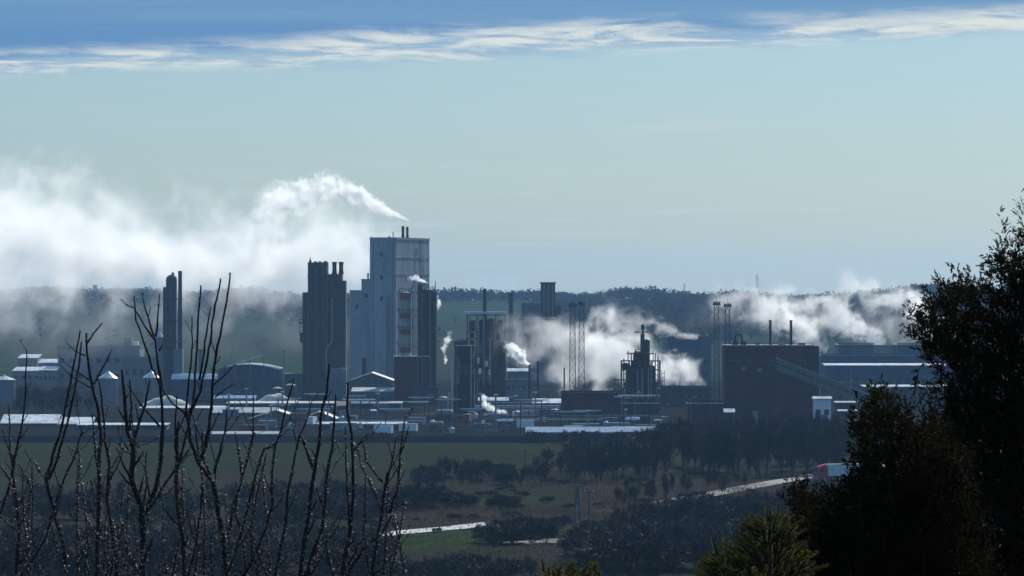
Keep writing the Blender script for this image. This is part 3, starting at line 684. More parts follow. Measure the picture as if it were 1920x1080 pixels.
hall('gilded_shed', 'low shed whose polished roof mirrors the sun beside the black rig', 'shed', 898, 952, 753, 1900, 18, 'gable', 6, concrete_dark, roof_zinc, win=5)
hall('control_house', 'wide grey control house with layered pale roofs by the brick workshop', 'building', 1000, 1052, 757, 1820, 12, 'shed', 7, clad_grey, roof_pale, win=6)
hall('white_wall_garage', 'pale garage row glimpsed through the bare twigs', 'garage', 372, 480, 1022, 905, 6, 'flat', wall=plaster, rm=roof_pale, win=0, door=True)
hall('roadside_shed', 'small white flat-roofed shed at the foot of the slope', 'shed', 868, 940, 1068, 800, 5, 'flat', wall=concrete_dark, rm=roof_pale, win=2, para=False)
hall('green_hut', 'small green hut with a dull roof beside the white shed', 'hut', 736, 772, 1066, 802, 5, 'gable', 5, mat('green_boards', (.05, .14, .10), .7), roof_grey, win=1)
T = Thing('glint_van', 'white van shape added to stand for a glint among the bushes', 'van', 580, 815)  # white van-shaped body added in place of a bright glint
T.box('body', white_paint, 570, 590, 1061, 1074, 0, 2); T.box('cab', white_paint, 590.1, 596, 1066, 1074, .1, 1.9); T.box('windscreen', glass, 590.5, 594.5, 1063.5, 1066, .2, 1.8)
for a in (575, 591): T.part('wheel', steel, MB().add([(T.x(a) + .35 * math.cos(q), yy, .35 + .35 * math.sin(q)) for yy in (-.05, .25) for q in np.linspace(0, 2 * math.pi, 13)[:-1]], [tuple(range(11, -1, -1)), tuple(range(12, 24))] + [(i, (i + 1) % 12, 12 + (i + 1) % 12, 12 + i) for i in range(12)]))

# ------------------------------------------------------------------ heaps of product
def heap(label, px0, px1, top, Y, seed):
    rg = random.Random(seed); n, mrows = 22, 10; k = Y / F; cx = (px0 + px1) / 2
    W = (px1 - px0) * k / 2; H = PZ(top, Y); vs, fs = [], []
    for j in range(mrows + 1):
        for i in range(n + 1):
            u, v_ = -1 + 2 * i / n, -1 + 2 * j / mrows
            e = max(0, 1 - (abs(u) ** 2.2 + abs(v_) ** 2.2))
            vs.append((u * W, v_ * W * .55 + W * .5, H * e ** .6 * (1 + .12 * math.sin(5 * u + seed) + .08 * math.sin(11 * u + 3 * v_)) + rg.uniform(-.1, .15) * e))
    for j in range(mrows):
        for i in range(n): a = j * (n + 1) + i; fs.append((a, a + 1, a + n + 2, a + n + 1))
    tag(MB().add(vs, fs).build('product_heap', heap_m, None, (PX(cx, Y), Y, .02)), label, 'heap', 'pale heaps of loose product')
heap('rounded cream heap of loose product behind the long store', 262, 356, 745, 1960, 1)
heap('wide pale heap of loose product beside the dark slab tower', 470, 566, 741, 1970, 2)
hall('bulk_shed', 'blue-roofed bulk shed between the two pale heaps', 'shed', 402, 478, 748, 1990, 10, 'gable', 5, clad_grey, roof_blue, win=4)

# ------------------------------------------------------------------ small stacks, lamps and tanks
def stack(label, px, r, top, Y, m=steel, cat='chimney', name='vent_stack'):
    T = Thing(name, label, cat, px, Y)
    s = T.cyl('shaft', m, px, r, top, None, 0, r1=r * .85, n=12); T.cyl('rim', steel, px, r * 1.2, top - .3, top + 2, 0, n=12)
    T.cyl('footing', concrete_dark, px, r * 1.8, 555 + (45 - 2) / T.k, None, 0, n=12); return T
stack('slim black vent stack with steam curling from its tip', 992.5, 2.1, 678, 1900)
stack('slim black vent stack, plain twin of the one with steam', 1008.5, 2.0, 678, 1905)
stack('thin lone vent stack at the end of the brick workshop', 1058, 1.5, 690, 1800)
stack('grey vent stack before the dark slab tower, with a fat cap', 532, 1.6, 658, 2040, steel_grey)
stack('squat dark stack on the yard of the great tower', 683, 4.6, 672, 2140, concrete_dark)
stack('thin pole-like stack on the deep blue hall yard', 1596, 1.6, 692, 1950, steel_grey)
stack('small domed vent column between arched hall and columns', 376, 4.5, 656, 2180, clad_grey)
stack('thin distant flare pipe on the green slope', 435, .9, 648, 2600, steel_grey)
def htank(label, px0, px1, top, bot, Y, m):
    T = Thing('storage_tank', label, 'tank', (px0 + px1) / 2, Y, 'horizontal tanks on saddles'); r = (bot - top) / 2 * T.k; zc_ = T.z((top + bot) / 2)
    x0, x1 = T.x(px0), T.x(px1); n = 16; prof = [(x0, .15), (x0 + r * .15, .7), (x0 + r * .5, 1), (x1 - r * .5, 1), (x1 - r * .15, .7), (x1, .15)]
    vs = [(a, r + r * q * math.cos(2*math.pi*i/n), zc_ + r * q * math.sin(2*math.pi*i/n)) for a, q in prof for i in range(n)]
    fs = [tuple(range(n)), tuple(range(len(prof)*n-1, (len(prof)-1)*n-1, -1))] + [(k_*n+(i+1)%n, k_*n+i, (k_+1)*n+i, (k_+1)*n+(i+1)%n) for k_ in range(len(prof)-1) for i in range(n)]
    T.part('shell', m, MB().add(vs, fs))
    for q in (.2, .8):
        a = x0 + (x1 - x0) * q; T.part('saddle', concrete_dark, MB().box(a - .4, a + .4, r * .3, r * 1.7, 0, zc_ - r * .75))
htank('grey horizontal pressure tank at the foot of the black rig', 816, 850, 768, 784, 1740, clad_grey)
htank('small pale horizontal tank in the pipe yard', 930, 962, 786, 794, 1660, alu)
htank('dull horizontal tank near the fence below the black rig', 804, 832, 790, 802, 1620, clad_grey)
htank('short pale tank beside the brick workshop wall', 1172, 1200, 782, 792, 1640, alu)
def vtank(label, px, r, top, Y, m):
    T = Thing('upright_tank', label, 'tank', px, Y, 'upright tanks in the yard'); T.cyl('shell', m, px, r, top, None, 0, n=20)
    T.part('lid', roof_pale, MB().lathe(0, 0, [((r + .4) * T.k, T.z(top) + .005), (.3, T.z(top - r * .3))], 20)); T.cyl('vent', steel, px, .8, top - r * .3 - 3, top - r * .3, 0, n=6)
    T.box('ladder', steel, px + r * .3, px + r * .3 + 1.2, top, None, -r * T.k - .15, -r * T.k + .1)
vtank('upright grey tank by the reactor column foot', 832, 7, 745, 1880, clad_grey)
vtank('upright pale tank right behind the small horizontal tank', 968, 8, 772, 1760, alu)
vtank('small upright tank beside the lattice masts', 1040, 7, 768, 1740, clad_grey)
vtank('upright tank at the end of the pipe bridge', 700, 9, 770, 1800, clad_grey)
vtank('dark upright tank before the arched hall', 545, 10, 722, 2010, concrete_dark)
vtank('dark upright tank beside the other one before the arched hall', 520, 9, 728, 2015, concrete_dark)
def rack(label, px0, px1, tops, Y, mats, step=14):
    T = Thing('pipe_bridge', label, 'pipe bridge', (px0 + px1) / 2, Y, 'pipe bridges across the yard')
    for i, (py, m) in enumerate(zip(tops, mats)):
        T.tube('pipe', m, [(px0, py, i * .9), (px1, py, i * .9)], 1.1, 7)
    n = int((px1 - px0) / step)
    for i in range(n + 1):
        a = px0 + 2 + (px1 - px0 - 4) * i / n; T.box('trestle', steel, a - .5, a + .5, min(tops) + 1, None, 1.2, 1.5)
    T.box('beam', steel, px0, px1, max(tops) + 1.4, max(tops) + 2.4, -.5, len(tops) * .9)
rack('long pipe bridge with bright jacketed pipes from black rig to workshop', 890, 1050, (764, 766.4, 761), 1790, (alu, steel_grey, alu))
rack('dark pipe bridge in front of the reactor column', 760, 898, (776, 778.5), 1770, (steel, steel_grey))
rack('low pipe bridge with pale pipes near the fence and tunnel store', 940, 1130, (784, 786, 781.5), 1680, (steel_grey, alu, steel))
rack('pipe bridge crossing before the brick workshop', 1050, 1240, (776, 778.6), 1700, (steel, steel_grey))
rack('pale pipe bridge along the front stores', 640, 800, (787, 789.2), 1680, (steel_grey, alu))
rack('upper pipe bridge between gilded shed and control house', 896, 1010, (752, 754.6), 1860, (steel, alu))
rack('pipe bridge running behind the conveyor foot', 1548, 1640, (716, 718.4), 1900, (steel_grey, steel))
rack('low rack of grey pipes crossing the fence yard', 820, 960, (799, 801.4), 1610, (steel_grey, steel))
# floodlit clutter: cabinets, skids and container boxes, each its own
rg = random.Random(77)
cl = mat('container_blue', (.07, .12, .22), .5), mat('container_grey', (.25, .26, .27), .5), mat('container_rust', (.20, .07, .05), .6), white_paint
desc = ('blue', 'grey', 'rust-red', 'white')
for i in range(34):
    px = rg.uniform(760, 1240) if i < 24 else rg.uniform(420, 760); Y = rg.uniform(1590, 1900); k = i % 4
    T = Thing('shipping_container', f'{desc[k]} container box in the yard before {mark(px)}', 'container', px, Y, f'{desc[k]} container boxes in the yard', rot=rg.choice([0, 0, .3, -.25, 1.45]))
    L = rg.choice([6, 6, 9]); z = 0
    T.part('body', cl[k], MB().box(-L/2, L/2, 0, 2.4, .15, 2.6)); T.part('roof', roof_pale if k in (1, 3) else cl[k], MB().box(-L/2-.02, L/2+.02, -.02, 2.42, 2.602, 2.7))
    T.part('door', cl[k], MB().box(L/2-1.25, L/2-.1, -.06, -.002, .3, 2.45)); T.part('door', cl[k], MB().box(L/2-2.45, L/2-1.3, -.06, -.002, .3, 2.45)); T.part('skid', steel, MB().box(-L/2+.3, L/2-.3, .3, 2.1, 0, .148))
def lamp(px, Y, hgt, label, group):
    T = Thing('lamp_post', label, 'lamp post', px, Y, group)
    T.part('pole', steel_grey, MB().tube([(0, 0, 0), (0, 0, hgt)], [.12, .07], 6)); T.part('arm', steel_grey, MB().tube([(0, 0, hgt), (1.3, -.2, hgt + .3)], .05, 5)); T.part('lamp_head', alu, MB().box(1.1, 1.9, -.4, 0, hgt + .22, hgt + .42))
for i in range(16): lamp(lx := rg.uniform(200, 1330), rg.uniform(1580, 1800), rg.uniform(8, 11), 'thin grey lamp post behind the boundary wall, before ' + mark(lx), 'lamp posts of the yard')
for i in range(46):
    px = rg.uniform(425, 1250); Y = rg.uniform(1560, 1840); hgt = rg.uniform(4, 12); k = i % 3
    T = Thing(('pipe_portal', 'valve_stand', 'pump_set')[k], ('short steel pipe portal', 'vertical valve stand', 'small ladder-backed pump set')[k] + ' in the dark pipe yard before ' + mark(px), ('pipe portal', 'valve', 'pump')[k], px, Y, ('portal frames', 'valve stands', 'pump frames')[k] + ' of the pipe yard')
    if k == 0:
        wd = rg.uniform(3, 9)
        for xx in (-wd / 2, wd / 2): T.part('post', steel, MB().box(xx - .15, xx + .15, 0, .3, 0, hgt))
        T.part('beam', steel_grey, MB().box(-wd / 2 - .4, wd / 2 + .4, -.05, .35, hgt + .002, hgt + .35)); T.part('pipe', alu, MB().tube([(-wd / 2 - 2, .15, hgt + .6), (wd / 2 + 2, .15, hgt + .6)], .22, 6))
    elif k == 1:
        T.part('stem', steel_grey, MB().cyl(0, 0, 0, hgt, .3, n=8)); T.part('hand_wheel', alu, MB().lathe(0, 0, [(.8, hgt + .002), (.8, hgt + .25), (.3, hgt + .3)], 10)); T.part('pipe', steel_grey, MB().tube([(-4, 0, 1.2), (5, 0, 1.2)], .35, 7))
    else:
        T.part('skid', concrete_dark, MB().box(-2.2, 2.2, -1, 1, 0, .5)); T.part('housing', roof_zinc, MB().lathe(0, 0, [(.9, .502), (.9, 2.0), (.4, 2.5)], 10))
        for xx in (1.5, 2.0): T.part('ladder_rail', steel, MB().box(xx, xx + .12, .8, .92, .502, hgt))
# boundary wall and bank along the field
T = Thing('boundary_wall', 'long dark boundary wall between the green field and the works', 'wall', 480, 1497)
for i in range(70):
    a = -60 + i * 15.8
    T.part('wall_panel', concrete_dark, MB().box(T.x(a), T.x(a + 15.5), 0, .2, 0, 2.05 + .06 * math.sin(i * 2.3)))
    T.part('wall_post', concrete_dark, MB().box(T.x(a + 15.5) + .002, T.x(a + 15.8) + .1, -.08, .28, 0, 2.25))
# distant mast on the ridge
for px, top, Y, lab in ((1420, 515, 5150, 'very thin lattice radio mast on the ridge skyline'), (178, 534, 5150, 'faint lookout tower on the ridge skyline'), (1283, 531, 5160, 'tiny pole mast on the ridge beside the radio mast')):
    gz_ = float(height(PX(px, Y), Y)); T = Thing('ridge_mast', lab, 'mast', px, Y, z=gz_)
    w_ = 1.6 if px == 1420 else 1.0
    for sx in (-1, 1): T.part('leg', steel_grey, MB().tube([(sx * w_, 0, 0), (sx * w_ * .4, 0, T.z(top))], .22, 4))
    H = T.z(top)
    for i in range(9): T.part('brace', steel_grey, MB().tube([((-1) ** i * w_ * (1 - .06 * i), 0, H * i / 9), (-(-1) ** i * w_ * (1 - .06 * (i + 1)), 0, H * (i + 1) / 9)], .13, 3))
    if px == 178: T.part('cabin', steel, MB().box(-2.2, 2.2, -2, 2, H - 4, H))

# ------------------------------------------------------------------ poles and truck in the meadow
T = Thing('power_pylon', 'A-frame power pole of two leaning concrete legs in the scrub', 'power pole', 1083, 893)
for a in (-1, 1): T.part('leg', wood_pole, MB().tube([(a * .75, 0, 0), (a * .12, 0, T.z(910))], [.3, .22], 7))
T.part('crossbar', steel, MB().box(-1.1, 1.1, -.1, .1, T.z(913), T.z(913) + .2)); T.part('tie', wood_pole, MB().box(-.5, .5, -.07, .07, T.z(975), T.z(975) + .16))
for a in (-1, -.35, .35, 1): T.part('insulator', steel_grey, MB().lathe(a, 0, [(.05, T.z(911)), (.09, T.z(911) + .12), (.05, T.z(911) + .3)], 7))
T.part('transformer', steel_grey, MB().lathe(0, -.35, [(.35, T.z(958)), (.35, T.z(950))], 10))
T = Thing('power_pole', 'single straight power pole standing by the A-frame pole', 'power pole', 1105, 905)
T.part('pole', wood_pole, MB().tube([(0, 0, 0), (0, 0, T.z(918))], [.28, .2], 7)); T.part('crossbar', steel, MB().box(-.9, .9, -.08, .08, T.z(924), T.z(924) + .16))
for a in (-.8, 0, .8): T.part('insulator', white_paint, MB().lathe(a, 0, [(.05, T.z(922)), (.09, T.z(922) + .12), (.05, T.z(922) + .3)], 7))
for px, py0, py1, lab in ((984, 842, 884, 'lone thin wooden pole at the end of the green field'), (830, 878, 912, 'thin wooden pole among the pale bare trees')):
    T = Thing('utility_pole', lab, 'power pole', px, GD(py1)); T.part('pole', wood_pole, MB().tube([(0, 0, 0), (0, 0, T.z(py0))], [.17, .12], 6)); T.part('crossbar', wood_pole, MB().box(-.8, .8, -.07, .07, T.z(py0) - .6, T.z(py0) - .45))
def wheel(T, x, y, r, w_=.3):
    n = 14; ring = [(x + r * math.cos(q), yy, r + r * math.sin(q)) for yy in (y, y + w_) for q in np.linspace(0, 2 * math.pi, n + 1)[:-1]]
    t_ = T.part('wheel', steel, MB().add(ring, [tuple(range(n - 1, -1, -1)), tuple(range(n, 2 * n))] + [(i, (i + 1) % n, n + (i + 1) % n, n + i) for i in range(n)]))
    ring = [(x + r * .5 * math.cos(q), yy, r + r * .5 * math.sin(q)) for yy in (y - .03, y) for q in np.linspace(0, 2 * math.pi, n + 1)[:-1]]
    MB().add(ring, [tuple(range(n - 1, -1, -1)), tuple(range(n, 2 * n))] + [(i, (i + 1) % n, n + (i + 1) % n, n + i) for i in range(n)]).build('rim', alu, t_)
T = Thing('truck', 'articulated truck with a red cab and a pale trailer on the gravel road', 'truck', 1533, 1183, rot=R(24), z=.06)
cab_m = mat('red_truck_paint', (.42, .035, .04), .35, var=.1); tarp = mat('pale_tarpaulin', (.62, .66, .68), .5, var=.1)
T.part('cab', cab_m, MB().prism([(0, .7), (2.5, .7), (2.5, 3.5), (.6, 3.5), (.12, 2.1), (0, 1.9)], 0, 2.5)); T.part('windscreen', glass, MB().prism([(.10, 2.15), (.56, 3.3), (.53, 3.3), (.07, 2.15)], .15, 2.35))
T.part('side_window', glass, MB().box(.75, 1.6, -.03, .02, 2.1, 3.0)); T.part('bumper', steel_grey, MB().box(-.12, .02, .05, 2.45, .4, .9)); T.part('roof_deflector', cab_m, MB().prism([(.8, 3.502), (2.4, 3.502), (2.4, 4.0)], .2, 2.3))
for yy in (.2, 2.0): T.part('headlight', white_paint, MB().box(-.04, 0, yy, yy + .3, .95, 1.2))
T.part('chassis', steel, MB().box(.3, 15.4, .7, 1.8, .7, 1.0)); tr = T.part('trailer', tarp, MB().box(2.95, 15.6, 0, 2.5, 1.15, 3.95)); MB().box(2.9, 15.65, -.03, 2.53, 3.953, 4.05).build('roof_rail', roof_pale, tr)
for xx in (6.1, 9.2, 12.4): MB().box(xx, xx + .08, -.04, -.002, 1.2, 3.9).build('side_strut', steel_grey, tr)
for xx in (1.2, 4.2, 12.0, 13.3, 14.6):
    wheel(T, xx, -.02, .5); wheel(T, xx, 2.2, .5)
# ------------------------------------------------------------------ wood on the ridge
nr = np.random.default_rng(5)
def tri_cloud(cen, size, rng, flat=.5):
    """one random triangle of about `size` round each centre"""
    n = len(cen); a = rng.normal(size=(n, 3, 3)); a[:, :, 2] *= flat
    a /= np.linalg.norm(a, axis=2, keepdims=True) + 1e-9
    return cen[:, None, :] + a * np.asarray(size).reshape(-1, 1, 1)
def wood(name, label, n, xr, yr, hr, m, per=46, dens=None):
    x = nr.uniform(*xr, n); y = nr.uniform(*yr, n)
    if dens is not None:
        keep = dens(x, y) > nr.random(n); x, y = x[keep], y[keep]
    n = len(x); h = nr.uniform(*hr, n) * (1 + .25 * np.sin(x / 60) * np.sin(x / 23 + 1)); z = height(x, y)
    c = nr.normal(size=(n, per, 3)); c /= np.linalg.norm(c, axis=2, keepdims=True); c *= nr.random((n, per, 1)) ** .4
    cen = np.stack([x, y, z + h * .55], -1)[:, None, :] + c * np.stack([h * .42, h * .42, h * .46], -1)[:, None, :]
    tr = tri_cloud(cen.reshape(-1, 3), np.repeat(h * .17, per) * nr.uniform(.5, 1.2, n * per), nr, .8)
    tag(link(name, tri_mesh(name, tr, m)), label, 'wood', None, 'stuff')
wood_m = mat('winter_wood', (.026, .026, .028), .95, var=.3, scale=.02, spec=0)
wood('forest', 'dark leafless wood along the far ridge skyline', 19000, (-760, 760), (3450, 5400), (7, 13), wood_m, 26,
     lambda x, y: np.where(y > np.interp((x * F / y) + 960 + 14 * np.sin(y / 70), [-300, 100, 250, 380, 420, 580, 800, 830, 990, 1040, 1080, 1300, 1340, 2200], [4800, 4900, 4700, 4500, 4250, 4300, 4500, 4900, 4900, 4300, 3600, 3500, 3600, 3600]), 1, .004))
wood('forest', 'broken hedgerows and copses on the far green slope', 520, (-650, 650), (3050, 4400), (4, 8), wood_m, 30, lambda x, y: (np.sin(y / 90 + x / 240) > .86) * 1.0 + .02)

# ------------------------------------------------------------------ bare trees of the plain
def bare_tree(seed, h, spread, kids, shrub=False, tw=.045):
    rg = random.Random(seed); trunk, crown = MB(), MB(); tw_tris = []
    def ortho(d):
        a = d.cross(Vector((rg.uniform(-1, 1), rg.uniform(-1, 1), rg.uniform(-1, 1))))
        return a.normalized() if a.length > 1e-3 else Vector((1, 0, 0))
    def grow(p, d, L, r, lev):
        q = p + d * L * .5 + ortho(d) * L * .05; e = q + (d + Vector((0, 0, .12)) + ortho(d) * .12).normalized() * L * .5
        (crown if lev else trunk).tube([p, q, e], [r, r * .8, r * .55], 5 if lev == 0 else 3)
        if lev >= len(kids): return
        for i in range(kids[lev]):
            t = rg.uniform(.35, 1.0) if lev else rg.uniform(.14, 1)
            b0 = p.lerp(q, t * 2) if t < .5 else q.lerp(e, t * 2 - 1)
            nd = (d * rg.uniform(.5, 1.1) + ortho(d) * rg.uniform(.5, 1.0) * spread + Vector((0, 0, rg.uniform(.0, .5)))).normalized()
            nl = L * rg.uniform(.5, .8)
            if lev == len(kids) - 1:
                for k_ in range(3):
                    dd = (nd + ortho(nd) * .5 * k_ / 2).normalized(); s_ = ortho(dd) * tw * rg.uniform(.7, 1.4)
                    b1 = b0 + dd * nl * rg.uniform(.0, .3); tip = b1 + dd * nl * rg.uniform(.6, 1.1) + Vector((0, 0, nl * .1))
                    o = len(crown.v); crown.v += [tuple(b1 - s_), tuple(b1 + s_), tuple(tip)]; crown.f.append((o, o + 1, o + 2))
            else: grow(b0, nd, nl, r * .5, lev + 1)
    if shrub:
        for i in range(rg.randint(7, 10)):
            a = rg.uniform(0, 6.28); d = Vector((math.cos(a) * spread, math.sin(a) * spread, rg.uniform(.5, 1.2))).normalized()
            (trunk if i < 2 else crown).tube([(0, 0, 0), d * h * .2], [h * .014, h * .01], 3)
            grow(d * h * .1, d, h * .42, h * .012, 1)
    else:
        grow(Vector((0, 0, 0)), Vector((rg.uniform(-.06, .06), rg.uniform(-.06, .06), 1)).normalized(), h * .5, h * .02, 0)
    mz = max(v_[2] for v_ in crown.v); sc = h / mz
    for mb in (trunk, crown): mb.v = [(a * sc, b_ * sc, c_ * sc) for a, b_, c_ in mb.v]
    return trunk, crown
TREES = {}
def variant(kind, i, m):
    if (kind, i, m.name) not in TREES:
        if kind == 'tree': tk, cr = bare_tree(100 + i, 10, .8, (11, 6, 5, 4), False, .05)
        elif kind == 'slim': tk, cr = bare_tree(200 + i, 10, .45, (12, 5, 5, 4), False, .045)
        else: tk, cr = bare_tree(300 + i, 10, .85, (0, 7, 6, 5), True, .10)
        TREES[kind, i, m.name] = (tk.mesh('trunk', bark), cr.mesh('crown', m))
    return TREES[kind, i, m.name]
rgt = random.Random(9)
def plant(kind, px, py, hpx, m, label, group, wide=1.0, name=None):
    Y = GD(py); h = hpx * Y / F; s = h / 10
    tk, cr = variant(kind, rgt.randrange(4), m)
    nm = name or ('bare_shrub' if kind == 'shrub' else 'bare_tree')
    e = tag(empty(nm, (PX(px, Y), Y, float(height(PX(px, Y), Y)) - .02), rgt.uniform(0, 6.28)), label, 'shrub' if kind == 'shrub' else 'tree', group)
    e.scale = (s * wide, s * wide, s)
    link('trunk', tk, e); link('crown', cr, e)

def grove(n, xr, top, base, kinds, m, label, group, wide=1.0):
    """top/base: callables giving the crown line and the ground row for a column"""
    for i in range(n):
        px = xr[0] + (xr[1] - xr[0]) * ((i * .618034 + rgt.random() * .25) % 1.0); b0, b1 = base(px)
        py = rgt.uniform(b0, b1); tp = top(px) + (py - b0) * .55 + rgt.uniform(-6, 10)
        kd = rgt.choice(kinds); wd = rgt.uniform(.85, 1.2)
        sh_ = {'tree': 'spreading', 'slim': 'slender', 'shrub': 'bushy'}[kd]
        mark = next(nm for lim, nm in MARKS if px < lim)
        plant(kd, px, py, max(16, py - tp), m, f'{sh_} {label}, in front of {mark}', group, wide * wd)

ip = lambda pts: (lambda x: float(np.interp(x, [a for a, _ in pts], [b_ for _, b_ in pts])))
grove(96, (1000, 1600), ip([(1000, 848), (1060, 818), (1130, 800), (1240, 778), (1400, 768), (1600, 764)]), lambda x: (868, 912 - (x - 1000) * .035), ('tree', 'slim', 'tree'), twig_m,
      'leafless brown tree in the dense grove', 'bare trees of the dense grove')
grove(30, (1150, 1600), ip([(1150, 945), (1230, 930), (1290, 918), (1370, 912), (1400, 914), (1450, 908), (1600, 886)]), lambda x: (990 - (x - 1170) * .10, 1010 - (x - 1170) * .09), ('shrub', 'shrub', 'tree'), twig_m, 'leafless bush along the gravel road', 'bushes along the gravel road', 1.1)
grove(30, (1090, 1350), ip([(1090, 985), (1130, 955), (1230, 945), (1330, 975)]), lambda x: (1030, 1085), ('tree', 'shrub', 'shrub'), twig_m, 'dark leafless bush in the thicket', 'bushes of the thicket by the poles', 1.2)
grove(16, (1300, 1520), lambda x: 950, lambda x: (1000, 1075), ('shrub', 'tree'), twig_m, 'leafless bush beside the spruce', 'bushes before the spruce', 1.2)
grove(26, (1150, 1410), ip([(1150, 895), (1300, 872), (1410, 880)]), lambda x: (922 - (x - 1150) * .10, 958 - (x - 1150) * .14), ('slim', 'tree', 'slim'), twig_m, 'dark bare tree on the road verge', 'bare trees on the road verge', .8)
for i in range(70):
    px, py = rgt.uniform(690, 1420), rgt.uniform(900, 1000)
    plant('shrub', px, py, rgt.uniform(7, 17), rgt.choice([twig_m, twig_g]), 'low knee-high scrub clump on the meadow, in front of ' + next(nm for lim, nm in MARKS if px < lim), 'low scrub clumps on the meadow', rgt.uniform(1.2, 2.0), 'scrub_clump')
grove(12, (905, 1030), ip([(905, 975), (960, 960), (1030, 975)]), lambda x: (1005, 1022), ('shrub',), twig_m, 'dark bramble bush at the lane end', 'bramble bushes at the lane end', 1.3)
grove(34, (770, 1010), ip([(770, 868), (840, 848), (1010, 868)]), lambda x: (890, 916), ('slim', 'tree', 'shrub'), twig_g, 'pale leafless tree at the meadow edge', 'pale trees at the meadow edge', 1.0)
for px, py, h, lab in ((790, 958, 60, 'large round leafless shrub beside the twigs of the fruit trees'), (870, 953, 32, 'low round shrub on the green patch of the meadow'), (941, 958, 34, 'round shrub on the meadow nearest the brambles'),
                       (760, 950, 44, 'leafless shrub behind the last fruit-tree twigs'), (1050, 985, 22, 'small dark bush leaning beside the pylon')):
    for q in range(3): plant('shrub', px + (q - 1) * h * .28, py - q, h * (1 - .12 * abs(q - 1)), twig_m, lab + (', one of a tight clump'), 'round meadow shrubs: ' + lab[:20], 1.25)
grove(74, (-20, 740), ip([(-20, 905), (100, 890), (200, 898), (420, 900), (560, 880), (740, 900)]), lambda x: (935, 1000), ('tree', 'shrub', 'slim'), twig_g, 'grey leafless tree in the field belt', 'trees of the belt below the field', 1.15)
grove(58, (-20, 700), lambda x: 968, lambda x: (1045, 1100), ('tree', 'shrub', 'shrub'), twig_m, 'dark leafless bush in the hollow', 'bushes in the hollow', 1.3)
grove(20, (640, 1080), ip([(640, 1040), (760, 1020), (900, 1030), (1080, 1040)]), lambda x: (1070, 1105), ('shrub', 'tree'), twig_g, 'tangled bush at the slope foot', 'bushes at the foot of the slope', 1.3)
grove(13, (36, 175), lambda x: 722, lambda x: (772, 782), ('tree', 'slim'), twig_g, 'bare tree behind the hangars', 'bare trees behind the hangars', 1.1)
grove(10, (560, 760), lambda x: 812, lambda x: (829, 831.5), ('shrub', 'tree'), twig_m, 'low bush along the boundary wall', 'bushes along the boundary wall', 1.5)
grove(22, (980, 1250), lambda x: 806, lambda x: (829, 838), ('shrub', 'tree'), twig_m, 'bare bush before the tunnel stores', 'bushes before the tunnel stores', 1.3)
# coarse dead grass
n = 60000
py = 905 + 200 * nr.random(n) ** .8; pxx = nr.uniform(-40, 1960, n); Y = HC * F / (py - HY)
keep = nr.random(n) < .35 + .65 * (np.sin(pxx / 37 + py / 9) > -.2); Y, pxx = Y[keep], pxx[keep]; n = len(Y)
g0 = np.stack([(pxx - 960) / F * Y, Y, np.zeros(n)], -1); a = nr.uniform(0, 6.28, n); wv = np.stack([np.cos(a), np.sin(a), 0 * a], -1) * nr.uniform(.08, .25, n)[:, None]
tip = g0 + np.stack([nr.normal(0, .2, n), nr.normal(0, .2, n), nr.uniform(.08, .32, n)], -1)
tag(link('dead_grass', tri_mesh('dead_grass', np.stack([g0 - wv, g0 + wv, tip], 1), mat('dead_grass', (.050, .044, .034), .95, var=.3, scale=.05, col2=(.028, .036, .018), spec=0, trans=.5))), 'coarse dead grass and weeds over the meadow', 'grass', None, 'stuff')

n = 30000
c_ = np.stack([nr.uniform(690, 1440, 40), nr.uniform(893, 970, 40)], -1); pick = nr.integers(0, 40, n)
py = np.clip(c_[pick, 1] + nr.normal(0, 5, n), 890, 1060); pxx = c_[pick, 0] + nr.normal(0, 32, n); Y = HC * F / (py - HY)
g0 = np.stack([(pxx - 960) / F * Y, Y, np.zeros(n)], -1); a = nr.uniform(0, 6.28, n); wv = np.stack([np.cos(a), np.sin(a), 0 * a], -1) * nr.uniform(.03, .09, n)[:, None]
tip = g0 + np.stack([nr.normal(0, .25, n), nr.normal(0, .25, n), nr.uniform(.4, 1.4, n)], -1)
tag(link('reeds', tri_mesh('reeds', np.stack([g0 - wv, g0 + wv, tip], 1), mat('dry_reeds', (.085, .066, .055), .9, var=.3, scale=.05, spec=0, trans=.4))), 'dry pinkish-brown reeds and stalks over the meadow', 'reeds', None, 'stuff')

